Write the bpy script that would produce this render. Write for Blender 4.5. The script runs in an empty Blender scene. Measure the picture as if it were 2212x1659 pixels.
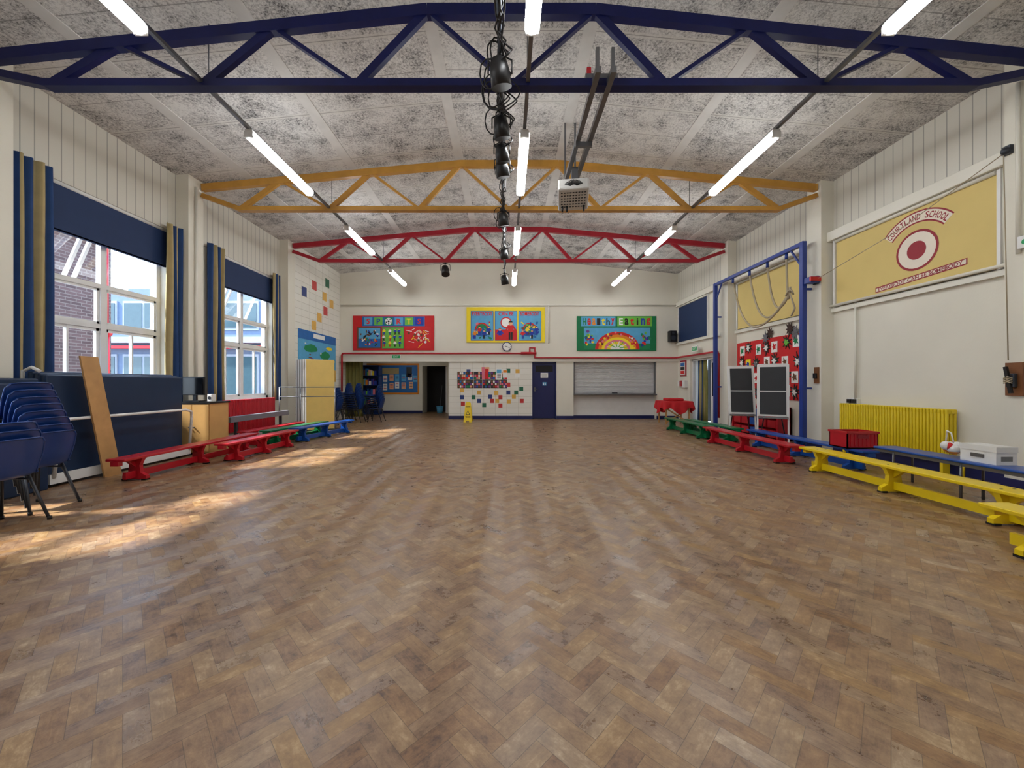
import bpy, bmesh, math, random
from mathutils import Vector, Matrix, Quaternion
random.seed(7)
F=830.0; CX=1095.0; CY=828.0; H=1.3
BW=13.95
S=bpy.context.scene
COL=S.collection

def lin(c):
    r=[]
    for v in c:
        v=v/255.0
        r.append(v/12.92 if v<=0.04045 else ((v+0.055)/1.055)**2.4)
    return (r[0],r[1],r[2],1.0)

MATS={}
def mat(name,rgb,rough=0.5,metal=0.0,var=0.08,scale=6.0,bump=0.0,spec=0.5,emit=0.0,bscale=None):
    if name in MATS: return MATS[name]
    m=bpy.data.materials.new(name); m.use_nodes=True
    nt=m.node_tree; N=nt.nodes; L=nt.links
    b=N['Principled BSDF']
    c=lin(rgb)
    b.inputs['Roughness'].default_value=rough
    b.inputs['Metallic'].default_value=metal
    b.inputs['Specular IOR Level'].default_value=spec
    tc=N.new('ShaderNodeTexCoord'); no=N.new('ShaderNodeTexNoise')
    no.inputs['Scale'].default_value=scale; no.inputs['Detail'].default_value=4
    L.new(tc.outputs['Object'],no.inputs['Vector'])
    mr=N.new('ShaderNodeMapRange')
    mr.inputs[1].default_value=0.3; mr.inputs[2].default_value=0.7
    mr.inputs[3].default_value=1-var; mr.inputs[4].default_value=1+var*0.4
    L.new(no.outputs['Fac'],mr.inputs[0])
    mx=N.new('ShaderNodeVectorMath'); mx.operation='SCALE'
    mx.inputs[0].default_value=c[:3]
    L.new(mr.outputs[0],mx.inputs['Scale'])
    L.new(mx.outputs[0],b.inputs['Base Color'])
    if bump>0:
        n2=N.new('ShaderNodeTexNoise'); n2.inputs['Scale'].default_value=bscale or 60
        L.new(tc.outputs['Object'],n2.inputs['Vector'])
        bp=N.new('ShaderNodeBump'); bp.inputs['Strength'].default_value=bump; bp.inputs['Distance'].default_value=0.01
        L.new(n2.outputs['Fac'],bp.inputs['Height']); L.new(bp.outputs[0],b.inputs['Normal'])
    if emit>0:
        b.inputs['Emission Color'].default_value=c
        b.inputs['Emission Strength'].default_value=emit
    MATS[name]=m
    return m

class B:
    def __init__(s,name):
        s.name=name; s.bm=bmesh.new(); s.m=[]
    def mi(s,m):
        if m not in s.m: s.m.append(m)
        return s.m.index(m)
    def face(s,pts,m,smooth=False):
        vs=[s.bm.verts.new(p) for p in pts]
        f=s.bm.faces.new(vs); f.material_index=s.mi(m); f.smooth=smooth
        return f
    def box(s,lo,hi,m,M=None,bev=0.0):
        lo=Vector(lo); hi=Vector(hi)
        for i in range(3):
            if lo[i]>hi[i]: lo[i],hi[i]=hi[i],lo[i]
        c=(lo+hi)/2; d=hi-lo
        r=bmesh.ops.create_cube(s.bm,size=1.0)
        vs=r['verts']
        for v in vs:
            v.co=Vector((v.co.x*d.x,v.co.y*d.y,v.co.z*d.z))+c
        fs=set(f for v in vs for f in v.link_faces)
        idx=s.mi(m)
        for f in fs: f.material_index=idx
        if bev>0:
            es=list(set(e for v in vs for e in v.link_edges))
            rr=bmesh.ops.bevel(s.bm,geom=es,offset=min(bev,min(d)*0.45),segments=2,affect='EDGES',profile=0.5)
            vs=list(set(v for f in rr['faces'] for v in f.verts)|set(v for v in vs if v.is_valid))
            for f in rr['faces']: f.material_index=idx; 
        if M is not None:
            vv=set()
            for v in vs: vv.add(v)
            for v in vv: v.co=M@v.co
        return vs
    def bar(s,p1,p2,w,h,m,up=(0,0,1)):
        p1=Vector(p1);p2=Vector(p2); d=(p2-p1).normalized(); up=Vector(up)
        a=d.cross(up)
        if a.length<1e-5: a=d.cross(Vector((1,0,0)))
        a.normalize(); b=a.cross(d).normalized()
        q=[]
        for p in (p1,p2):
            for sa,sb in ((-1,-1),(1,-1),(1,1),(-1,1)):
                q.append(s.bm.verts.new(p+a*w/2*sa+b*h/2*sb))
        idx=s.mi(m)
        for f in ((0,1,2,3),(7,6,5,4),(0,4,5,1),(1,5,6,2),(2,6,7,3),(3,7,4,0)):
            ff=s.bm.faces.new([q[i] for i in f]); ff.material_index=idx
    def tube(s,pts,r,m,n=8,caps=True):
        pts=[Vector(p) for p in pts]; rs=r if isinstance(r,(list,tuple)) else [r]*len(pts)
        idx=s.mi(m); rings=[]
        d0=(pts[1]-pts[0]).normalized()
        a=d0.orthogonal().normalized()
        for i,p in enumerate(pts):
            if i==0: d=d0
            elif i==len(pts)-1: d=(pts[i]-pts[i-1]).normalized()
            else:
                d=((pts[i+1]-pts[i]).normalized()+(pts[i]-pts[i-1]).normalized())
                d=d.normalized() if d.length>1e-6 else (pts[i+1]-pts[i]).normalized()
            a=(a-d*a.dot(d))
            a=a.normalized() if a.length>1e-6 else d.orthogonal().normalized()
            b=d.cross(a)
            rings.append([s.bm.verts.new(p+(a*math.cos(2*math.pi*k/n)+b*math.sin(2*math.pi*k/n))*rs[i]) for k in range(n)])
        for i in range(len(rings)-1):
            for k in range(n):
                f=s.bm.faces.new([rings[i][k],rings[i][(k+1)%n],rings[i+1][(k+1)%n],rings[i+1][k]])
                f.material_index=idx; f.smooth=True
        if caps:
            f=s.bm.faces.new(list(reversed(rings[0]))); f.material_index=idx
            f=s.bm.faces.new(rings[-1]); f.material_index=idx
    def cyl(s,p1,p2,r,m,n=16,r2=None):
        s.tube([p1,p2],[r,r if r2 is None else r2],m,n)
    def prism(s,pts,ext,m):
        e=Vector(ext); a=[s.bm.verts.new(Vector(p)) for p in pts]; b=[s.bm.verts.new(Vector(p)+e) for p in pts]
        idx=s.mi(m)
        fs=[s.bm.faces.new(a),s.bm.faces.new(list(reversed(b)))]
        n=len(a)
        for i in range(n): fs.append(s.bm.faces.new([a[i],b[i],b[(i+1)%n],a[(i+1)%n]]))
        for f in fs: f.material_index=idx
    def sphere(s,c,r,m,sc=(1,1,1),seg=12):
        rr=bmesh.ops.create_uvsphere(s.bm,u_segments=seg,v_segments=max(6,seg//2),radius=r)
        idx=s.mi(m)
        for v in rr['verts']:
            v.co=Vector((v.co.x*sc[0],v.co.y*sc[1],v.co.z*sc[2]))+Vector(c)
        for f in set(f for v in rr['verts'] for f in v.link_faces): f.material_index=idx; f.smooth=True
    def text(s,txt,o,xd,yd,size,m,width=None,align='CENTER',fat=0.0):
        cu=bpy.data.curves.new('t','FONT'); cu.body=txt; cu.size=1.0; cu.align_x='CENTER'; cu.align_y='CENTER'; cu.offset=fat
        cu.resolution_u=3
        ob=bpy.data.objects.new('t',cu); COL.objects.link(ob)
        bpy.context.view_layer.update()
        me=bpy.data.meshes.new_from_object(ob.evaluated_get(bpy.context.evaluated_depsgraph_get()))
        bpy.data.objects.remove(ob)
        xs=[v.co.x for v in me.vertices]; ys=[v.co.y for v in me.vertices]
        if not xs: return
        w=max(xs)-min(xs); h=max(ys)-min(ys); cx=(max(xs)+min(xs))/2; cy=(max(ys)+min(ys))/2
        sy=size/h; sx=(width/w) if width else sy
        xd=Vector(xd).normalized(); yd=Vector(yd).normalized(); o=Vector(o)
        vm=[s.bm.verts.new(o+xd*(v.co.x-cx)*sx+yd*(v.co.y-cy)*sy) for v in me.vertices]
        idx=s.mi(m)
        for p in me.polygons:
            try:
                f=s.bm.faces.new([vm[i] for i in p.vertices]); f.material_index=idx
            except Exception: pass
        bpy.data.meshes.remove(me)
    def done(s,origin=None,recalc=True):
        if recalc: bmesh.ops.recalc_face_normals(s.bm,faces=s.bm.faces[:])
        vs=s.bm.verts
        if origin is None:
            xs=[v.co.x for v in vs]; ys=[v.co.y for v in vs]; zs=[v.co.z for v in vs]
            origin=((min(xs)+max(xs))/2,(min(ys)+max(ys))/2,min(zs))
        o=Vector(origin)
        for v in vs: v.co-=o
        me=bpy.data.meshes.new(s.name); s.bm.to_mesh(me); s.bm.free()
        for m in s.m: me.materials.append(m)
        ob=bpy.data.objects.new(s.name,me); ob.location=o; COL.objects.link(ob)
        return ob

# ---------- materials ----------
cream=mat('cream_wall_paint',(228,224,210),0.6,var=0.05,scale=1.2,bump=0.08,bscale=40)
cream2=mat('cream_gloss_paint',(228,225,213),0.4,var=0.04,scale=2)
white=mat('white_paint',(232,232,230),0.4,var=0.04)
whitepl=mat('white_plastic',(228,228,226),0.35,var=0.03)
navy=mat('navy_paint',(24,32,86),0.4)
trussblue=mat('blue_steel_paint',(18,26,80),0.45,var=0.15,spec=.3)
trussyel=mat('ochre_steel_paint',(200,148,64),0.4,var=0.12)
trussred=mat('red_steel_paint',(170,30,48),0.4,var=0.12)
matnavy=mat('navy_vinyl',(18,44,76),0.45,var=0.1,bump=0.05)
blind=mat('navy_blind_fabric',(20,46,88),0.7,var=0.06)
yblind=mat('yellow_blind_fabric',(220,196,124),0.75,var=0.06,scale=1.5,bump=0.05,bscale=200)
red=mat('red_gloss_paint',(186,24,40),0.3,var=0.1)
redd=mat('red_board_felt',(205,30,34),0.7,var=0.06)
darkred=mat('dark_red_print',(150,34,48),0.6,var=0.04)
yellow=mat('yellow_gloss_paint',(238,206,20),0.3,var=0.06)
radyel=mat('yellow_radiator_paint',(228,200,30),0.4,var=0.06)
blue=mat('blue_gloss_paint',(20,76,160),0.3,var=0.1)
chairblue=mat('blue_polypropylene',(14,52,118),0.35,var=0.08)
frameblue=mat('blue_frame_paint',(30,58,140),0.35,var=0.08)
green=mat('green_gloss_paint',(10,110,66),0.3,var=0.1)
greenb=mat('green_board',(8,120,72),0.7)
grey=mat('grey_padding',(112,112,120),0.6)
steel=mat('grey_steel',(120,122,126),0.35,0.7)
dsteel=mat('dark_steel_tube',(62,66,74),0.4,0.5)
black=mat('black_plastic',(18,18,20),0.4)
slate=mat('blackboard',(44,46,50),0.6)
wood=mat('light_wood',(196,150,96),0.45,var=0.18,scale=5)
beech=mat('beech_laminate',(206,162,100),0.4,var=0.1,scale=3)
brownw=mat('brown_wood',(128,80,44),0.5,var=0.2)
tan=mat('tan_curtain',(176,158,112),0.85,var=0.1)
cblue=mat('blue_curtain',(34,66,116),0.85,var=0.12)
olive=mat('olive_curtain',(132,128,70),0.85,var=0.15)
rope=mat('rope_fibre',(176,162,136),0.8,bump=0.4,bscale=150)
paper=mat('white_paper',(240,240,236),0.7,var=0.02)
dark=mat('dark_interior',(30,28,30),0.8)
orange=mat('orange_paint',(232,140,30),0.6)
skyb=mat('light_blue_print',(90,170,214),0.6,var=0.1)
midb=mat('mid_blue_print',(34,104,176),0.6,var=0.1)
purple=mat('purple_print',(110,60,140),0.6)
pink=mat('pink_print',(226,120,140),0.6)
lgreen=mat('lime_print',(110,190,70),0.6)
brown=mat('brown_print',(110,70,44),0.7)
ylw=mat('yellow_print',(246,220,40),0.65,var=0.04)
redp=mat('red_print',(214,36,40),0.65)
bluep=mat('blue_print',(34,60,170),0.65)
greenp=mat('green_print',(24,136,84),0.65)
peach=mat('peach_print',(236,180,140),0.65)
shutter=mat('shutter_grey',(206,206,206),0.4,var=0.05)
screenm=mat('monitor_screen',(14,16,20),0.15)
tyb=mat('yellow_table_laminate',(232,198,110),0.4,var=.05)
tgrey=mat('grey_table_edge',(176,174,168),0.4,var=.05)

def newmat(name):
    m=bpy.data.materials.new(name); m.use_nodes=True
    return m,m.node_tree.nodes,m.node_tree.links,m.node_tree.nodes['Principled BSDF']

def mth(N,L,op,a,b=None,c=None):
    n=N.new('ShaderNodeMath'); n.operation=op
    for i,v in enumerate((a,b,c)):
        if v is None: continue
        if isinstance(v,(int,float)): n.inputs[i].default_value=v
        else: L.new(v,n.inputs[i])
    return n.outputs[0]

def clad():
    m,N,L,b=newmat('cream_vertical_cladding')
    tc=N.new('ShaderNodeTexCoord'); sx=N.new('ShaderNodeSeparateXYZ'); L.new(tc.outputs['Object'],sx.inputs[0])
    fr=mth(N,L,'FRACT',mth(N,L,'MULTIPLY',sx.outputs['Y'],1/0.155))
    d=mth(N,L,'ABSOLUTE',mth(N,L,'SUBTRACT',fr,0.5))
    g=mth(N,L,'GREATER_THAN',d,0.455)
    no=N.new('ShaderNodeTexNoise'); no.inputs['Scale'].default_value=1.5; L.new(tc.outputs['Object'],no.inputs['Vector'])
    mx=N.new('ShaderNodeMix'); mx.data_type='RGBA'
    mx.inputs[6].default_value=lin((210,206,194)); mx.inputs[7].default_value=lin((158,156,148))
    L.new(g,mx.inputs[0]); L.new(mx.outputs[2],b.inputs['Base Color'])
    b.inputs['Roughness'].default_value=0.5
    bp=N.new('ShaderNodeBump'); bp.inputs['Strength'].default_value=0.6; bp.inputs['Distance'].default_value=0.01; bp.invert=True
    L.new(g,bp.inputs['Height']); L.new(bp.outputs[0],b.inputs['Normal'])
    return m
cladm=clad()

def brickmat(name,c1,c2,mortar,bw,rh,ms,rot=None,rough=0.7,axes='XZ'):
    m,N,L,b=newmat(name)
    tc=N.new('ShaderNodeTexCoord'); sx=N.new('ShaderNodeSeparateXYZ'); L.new(tc.outputs['Object'],sx.inputs[0])
    cb=N.new('ShaderNodeCombineXYZ'); L.new(sx.outputs[axes[0]],cb.inputs[0]); L.new(sx.outputs[axes[1]],cb.inputs[1])
    br=N.new('ShaderNodeTexBrick'); L.new(cb.outputs[0],br.inputs['Vector'])
    br.inputs['Color1'].default_value=lin(c1); br.inputs['Color2'].default_value=lin(c2); br.inputs['Mortar'].default_value=lin(mortar)
    br.inputs['Scale'].default_value=1.0; br.inputs['Brick Width'].default_value=bw; br.inputs['Row Height'].default_value=rh; br.inputs['Mortar Size'].default_value=ms
    L.new(br.outputs['Color'],b.inputs['Base Color']); b.inputs['Roughness'].default_value=rough
    return m
brick=brickmat('purple_brown_brick',(96,76,80),(72,56,62),(112,104,106),0.225,0.075,0.010,axes='YZ')
tile=brickmat('white_wall_blocks',(236,234,226),(230,228,218),(196,192,180),0.42,0.205,0.006,rough=0.35)
tile.node_tree.nodes['Brick Texture'].offset=0.0
tileL=brickmat('white_wall_blocks_side',(232,230,220),(226,224,214),(192,188,176),0.42,0.205,0.006,rough=0.35,axes='YZ')
tileL.node_tree.nodes['Brick Texture'].offset=0.0

def ceilmat():
    m,N,L,b=newmat('woodwool_ceiling_slab')
    tc=N.new('ShaderNodeTexCoord')
    def noise(sc,det,ro,dist=0,vec=None):
        n=N.new('ShaderNodeTexNoise'); n.inputs['Scale'].default_value=sc; n.inputs['Detail'].default_value=det; n.inputs['Roughness'].default_value=ro; n.inputs['Distortion'].default_value=dist
        L.new(vec or tc.outputs['Object'],n.inputs['Vector']); return n.outputs['Fac']
    a=noise(34,8,0.8,0.4); c=noise(3.2,5,0.65); c2=noise(0.8,3,.5)
    s=mth(N,L,'ADD',mth(N,L,'MULTIPLY',a,0.9),mth(N,L,'ADD',mth(N,L,'MULTIPLY',c,0.35),mth(N,L,'MULTIPLY',c2,0.2)))
    cr=N.new('ShaderNodeValToRGB'); L.new(s,cr.inputs[0])
    e=cr.color_ramp.elements; e[0].position=0.60; e[0].color=lin((88,86,86)); e[1].position=0.80; e[1].color=lin((222,220,216))
    x=e.new(0.68); x.color=lin((176,174,172))
    sx=N.new('ShaderNodeSeparateXYZ'); L.new(tc.outputs['Object'],sx.inputs[0])
    fr=mth(N,L,'FRACT',mth(N,L,'MULTIPLY',sx.outputs['Y'],1/1.22))
    g=mth(N,L,'GREATER_THAN',mth(N,L,'ABSOLUTE',mth(N,L,'SUBTRACT',fr,0.5)),0.47)
    fr2=mth(N,L,'FRACT',mth(N,L,'ADD',mth(N,L,'MULTIPLY',sx.outputs['Y'],1/0.61),0.0))
    g2=mth(N,L,'GREATER_THAN',mth(N,L,'ABSOLUTE',mth(N,L,'SUBTRACT',fr2,0.5)),0.49)
    mx=N.new('ShaderNodeMix'); mx.data_type='RGBA'; L.new(mth(N,L,'MULTIPLY',g,0.7),mx.inputs[0]); L.new(cr.outputs[0],mx.inputs[6]); mx.inputs[7].default_value=lin((214,212,206))
    m2=N.new('ShaderNodeMix'); m2.data_type='RGBA'; L.new(mth(N,L,'MULTIPLY',g2,0.6),m2.inputs[0]); L.new(mx.outputs[2],m2.inputs[6]); m2.inputs[7].default_value=lin((110,108,106))
    L.new(m2.outputs[2],b.inputs['Base Color']); b.inputs['Roughness'].default_value=0.85
    bp=N.new('ShaderNodeBump'); bp.inputs['Strength'].default_value=0.3; bp.inputs['Distance'].default_value=0.01
    L.new(a,bp.inputs['Height']); L.new(bp.outputs[0],b.inputs['Normal'])
    return m
ceilm=ceilmat()
stripm=mat('ceiling_cover_strip',(212,210,206),0.6,var=0.1,scale=4)

# ---------- floor ----------
W=0.0762; n=3; LB=W*n
def floormat():
    m,N,L,b=newmat('herringbone_parquet')
    at=N.new('ShaderNodeAttribute'); at.attribute_name='blk'
    sc=N.new('ShaderNodeSeparateColor'); L.new(at.outputs['Color'],sc.inputs[0])
    uv=N.new('ShaderNodeUVMap'); uv.uv_map='UVMap'
    su=N.new('ShaderNodeSeparateXYZ'); L.new(uv.outputs[0],su.inputs[0])
    du=mth(N,L,'MINIMUM',su.outputs[0],mth(N,L,'SUBTRACT',LB,su.outputs[0]))
    dv=mth(N,L,'MINIMUM',su.outputs[1],mth(N,L,'SUBTRACT',W,su.outputs[1]))
    dd=mth(N,L,'MINIMUM',du,dv)
    edge=N.new('ShaderNodeMapRange'); L.new(dd,edge.inputs[0]); edge.inputs[1].default_value=0.0004; edge.inputs[2].default_value=0.0016; edge.inputs[3].default_value=1; edge.inputs[4].default_value=0
    cb=N.new('ShaderNodeCombineXYZ')
    L.new(mth(N,L,'ADD',mth(N,L,'MULTIPLY',su.outputs[0],14),mth(N,L,'MULTIPLY',sc.outputs[0],91)),cb.inputs[0])
    L.new(mth(N,L,'ADD',mth(N,L,'MULTIPLY',su.outputs[1],60),mth(N,L,'MULTIPLY',sc.outputs[1],57)),cb.inputs[1])
    g=N.new('ShaderNodeTexNoise'); g.inputs['Scale'].default_value=1.0; g.inputs['Detail'].default_value=6; g.inputs['Roughness'].default_value=0.65; g.inputs['Distortion'].default_value=0.8
    L.new(cb.outputs[0],g.inputs['Vector'])
    tc=N.new('ShaderNodeTexCoord')
    def noi(s,d,r):
        q=N.new('ShaderNodeTexNoise'); q.inputs['Scale'].default_value=s; q.inputs['Detail'].default_value=d; q.inputs['Roughness'].default_value=r; L.new(tc.outputs['Object'],q.inputs['Vector']); return q.outputs['Fac']
    big=noi(0.6,5,.55); spt=noi(9,7,.75)
    v=mth(N,L,'ADD',mth(N,L,'MULTIPLY',sc.outputs[0],0.16),mth(N,L,'MULTIPLY',g.outputs['Fac'],0.42))
    v=mth(N,L,'ADD',v,mth(N,L,'MULTIPLY',big,0.36))
    v=mth(N,L,'ADD',v,mth(N,L,'MULTIPLY',mth(N,L,'SUBTRACT',spt,0.5),1.05))
    cr=N.new('ShaderNodeValToRGB'); L.new(v,cr.inputs[0])
    e=cr.color_ramp.elements; e[0].position=0.20; e[0].color=lin((76,50,34)); e[1].position=0.78; e[1].color=lin((192,162,126))
    x=e.new(0.38); x.color=lin((128,95,66)); x=e.new(0.58); x.color=lin((156,122,86))
    hs=N.new('ShaderNodeHueSaturation'); L.new(cr.outputs[0],hs.inputs['Color'])
    L.new(mth(N,L,'ADD',0.84,mth(N,L,'MULTIPLY',sc.outputs[1],0.24)),hs.inputs['Saturation'])
    L.new(mth(N,L,'ADD',0.498,mth(N,L,'MULTIPLY',sc.outputs[0],0.008)),hs.inputs['Hue'])
    mx=N.new('ShaderNodeMix'); mx.data_type='RGBA'; L.new(mth(N,L,'MULTIPLY',edge.outputs[0],0.65),mx.inputs[0]); L.new(hs.outputs[0],mx.inputs[6]); mx.inputs[7].default_value=lin((52,36,26))
    L.new(mx.outputs[2],b.inputs['Base Color'])
    r=mth(N,L,'ADD',mth(N,L,'MULTIPLY',sc.outputs[1],0.10),mth(N,L,'ADD',0.17,mth(N,L,'MULTIPLY',spt,0.22)))
    L.new(r,b.inputs['Roughness'])
    cv=N.new('ShaderNodeCombineXYZ')
    L.new(mth(N,L,'MULTIPLY',mth(N,L,'SUBTRACT',sc.outputs[1],0.5),0.03),cv.inputs[0])
    L.new(mth(N,L,'MULTIPLY',mth(N,L,'SUBTRACT',sc.outputs[0],0.5),0.03),cv.inputs[1])
    bp=N.new('ShaderNodeBump'); bp.inputs['Strength'].default_value=0.25; bp.inputs['Distance'].default_value=0.003
    L.new(g.outputs['Fac'],bp.inputs['Height'])
    va=N.new('ShaderNodeVectorMath'); va.operation='ADD'; L.new(bp.outputs[0],va.inputs[0]); L.new(cv.outputs[0],va.inputs[1])
    vn=N.new('ShaderNodeVectorMath'); vn.operation='NORMALIZE'; L.new(va.outputs[0],vn.inputs[0])
    L.new(vn.outputs[0],b.inputs['Normal'])
    tg_=N.new('ShaderNodeTangent'); tg_.direction_type='UV_MAP'; tg_.uv_map='UVMap'
    b.inputs['Anisotropic'].default_value=0.7; L.new(tg_.outputs[0],b.inputs['Tangent'])
    b.inputs['Specular IOR Level'].default_value=0.95
    return m
def build_floor():
    verts=[];faces=[];uvs=[];cols=[]
    c45=math.sqrt(0.5)
    def rot(x,y):
        return ((x-y)*c45*1.0,(x+y)*c45)
    x0,x1,y0,y1=-6.5,6.6,-4.2,17.6
    R=int(24/W)
    def add(pts,uvp,o):
        b=len(verts)
        for p in pts: verts.append((p[0],p[1],0.0))
        faces.append((b,b+1,b+2,b+3)); uvs.extend(uvp); cols.append((random.random(),random.random(),o,1))
    for j in range(-R,R):
        k0=int((-R-j)/(2*n))-1; k1=int((R-j)/(2*n))+1
        for k in range(k0,k1):
            xa=j+2*n*k; 
            cx,cy=rot((xa+1.5)*W,(j+.5)*W)
            if x0<cx<x1 and y0<cy<y1:
                P=[rot(xa*W,j*W),rot((xa+n)*W,j*W),rot((xa+n)*W,(j+1)*W),rot(xa*W,(j+1)*W)]
                add(P,[(0,0),(LB,0),(LB,W),(0,W)],0.0)
            c=j; ya=c-2*n+1+2*n*k
            cx,cy=rot((c+.5)*W,(ya+1.5)*W)
            if x0<cx<x1 and y0<cy<y1:
                P=[rot((c+1)*W,ya*W),rot((c+1)*W,(ya+n)*W),rot(c*W,(ya+n)*W),rot(c*W,ya*W)]
                add(P,[(0,0),(LB,0),(LB,W),(0,W)],1.0)
    me=bpy.data.meshes.new('floor'); me.from_pydata(verts,[],faces)
    ul=me.uv_layers.new(name='UVMap')
    ul.data.foreach_set('uv',[c for u in uvs for c in u])
    ca=me.color_attributes.new('blk','FLOAT_COLOR','CORNER')
    ca.data.foreach_set('color',[c for cc in cols for _ in range(4) for c in cc])
    me.materials.append(floormat())
    ob=bpy.data.objects.new('floor',me); COL.objects.link(ob)
    b=B('subfloor'); b.box((-6.6,-4.3,-0.12),(6.7,17.8,-0.004),dark); o=b.done(); o.parent=ob
build_floor()

# ---------- shell ----------
XL=-6.3; XLP=-6.05; XR=6.4; XRP=6.15
ZW=5.28; ZC=5.78; XC=0.05
YB=-4.0
def zceil(x):
    d=abs(x-XC)
    return ZC if d<1.0 else ZC-(ZC-ZW)*(d-1.0)/(6.1-1.0)
b=B('ceiling')
prof=[(-6.7,zceil(-6.7)),(XC-1,ZC),(XC+1,ZC),(6.8,zceil(6.8))]
b.prism([(x,YB-0.3,z) for x,z in prof]+[(x,YB-0.3,z+0.25) for x,z in reversed(prof)],(0,14.6-YB,0),ceilm)
for xs in (-5.1,-3.05,XC-1.0,XC+1.0,3.15,5.2):
    w=0.08
    b.prism([(xs-w,YB,zceil(xs-w)-.012),(xs+w,YB,zceil(xs+w)-.012),(xs+w,YB,zceil(xs+w)+.01),(xs-w,YB,zceil(xs-w)+.01)],(0,BW-YB,0),stripm)
b.done(origin=(0,0,0))

b=B('wall_left')
wins=[(-1.15,0.8),(2.0,3.95),(5.1,7.1),(8.25,10.3)]
ZS=0.92; ZH=4.12
prev=YB
for (a,c) in wins:
    b.box((XL-.3,prev,0),(XL,a,5.7),cream)
    b.box((XL-.3,a,0),(XL,c,ZS),cream)
    b.box((XL-.3,a,ZH),(XL,c,5.7),cladm)
    prev=c
b.box((XL-.3,prev,0),(XL,11.0,5.7),cream)
for (ya,yb) in ((-3.6,1.15),(1.45,4.3),(4.7,7.3),(7.6,10.62),):
    b.box((XL-.02,ya,ZH+.03),(XL+.012,yb,5.6),cladm)
for y in (-1.9,1.2,4.35,7.3,10.62):
    b.box((XL-.1,y,0),(XLP,y+.36,5.6),cream)
b.box((XL-.3,10.98,0),(XLP,16.9,5.7),tileL)
b.done(origin=(0,0,0))
b=B('wall_right')
b.box((XR,YB,0),(XR+.3,11.0,5.7),cream)
for (ya,yb) in ((-3.6,1.2),(1.5,4.35),(4.77,7.5),(7.86,10.7),(11.05,BW)):
    xx=XR if yb<11 else 6.22
    b.box((xx-.012,ya,4.28),(xx+.02,yb,5.6),cladm)
for y in (-1.9,1.2,4.4,7.52,10.7):
    b.box((XRP,y,0),(XR+.1,y+.35,5.6),cream)
b.box((6.22,11.0,2.1),(6.7,BW+.2,5.7),cream)
b.box((6.22,11.0,0),(6.7,11.5,2.1),cream)
b.box((6.22,13.05,0),(6.7,BW+.2,2.1),cream)
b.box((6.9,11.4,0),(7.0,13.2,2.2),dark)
b.done(origin=(0,0,0))
def bx(x): return (x-CX)/59.5
def bz(y): return H+(CY-y)/59.5
b=B('wall_back')
ZO=2.08
b.box((-6.5,BW,ZO),(6.7,BW+.25,5.9),cream)
b.box((-2.12,BW,0),(0.92,BW+.25,ZO),tile)
b.box((1.80,BW,0),(2.42,BW+.25,ZO),cream)
b.box((5.43,BW,0),(6.7,BW+.25,ZO),cream)
b.box((2.42,BW+.22,0),(5.43,BW+.3,ZO),white)
b.box((0.85,BW+.2,0),(1.85,BW+.3,ZO),cream)
b.box((-6.05,BW-.05,ZO),(6.22,BW,ZO+.16),cream2)
b.box((-6.3,16.6,0),(-3.65,16.8,2.5),cream)
b.box((-2.6,16.6,0),(-1.9,16.8,2.5),cream)
b.box((-3.65,16.6,2.05),(-2.6,16.8,2.5),cream)
b.box((-4.2,17.6,0),(-1.9,17.7,2.6),dark)
b.box((-2.12,BW+.25,0),(-1.9,17.7,2.5),cream)
b.box((-3.75,16.8,0),(-3.65,17.7,2.5),cream)
b.box((-6.3,BW+.2,2.42),(-1.9,17.7,2.6),cream)
b.done(origin=(0,0,0))
b=B('wall_rear'); b.box((-6.7,YB-.3,0),(6.8,YB,5.8),cream); b.done()
b=B('baseboard_back')
for a,c in ((-2.12,.92),(1.8,2.42),(5.43,6.22)):
    b.box((a,BW-.02,0),(c,BW+.001,.12),navy)
b.box((2.42,BW+.19,0),(5.43,BW+.22,.12),navy)
b.box((-6.05,16.58,0),(-3.65,16.6,.12),navy)
b.done()
b=B('baseboard_right')
for a,c in ((YB,1.2),(1.55,4.4),(4.75,7.52),(7.87,10.7)):
    b.box((XR-.02,a,0),(XR+.001,c,.14),navy)
for y in (1.2,4.4,7.52,10.7): b.box((XRP-.02,y-.02,0),(XRP,y+.37,.14),navy)
b.done()
b=B('baseboard_left')
for a,c in ((YB,1.2),(1.56,4.35),(4.71,7.3),(7.66,10.6)):
    b.box((XL-.001,a,0),(XL+.02,c,.14),white)
b.done()
b=B('trim_right')
for (ya,yb) in ((1.55,4.4),(4.75,7.52),(7.87,10.7)):
    b.box((XR-.06,ya,2.68),(XR,yb,2.76),cream2)
    b.box((XR-.14,ya,4.06),(XR,yb,4.24),cream2,bev=.01)
b.box((6.14,11.05,2.68),(6.22,BW,2.76),cream2)
b.box((6.12,11.05,4.06),(6.22,BW,4.2),cream2)
b.done()

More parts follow.
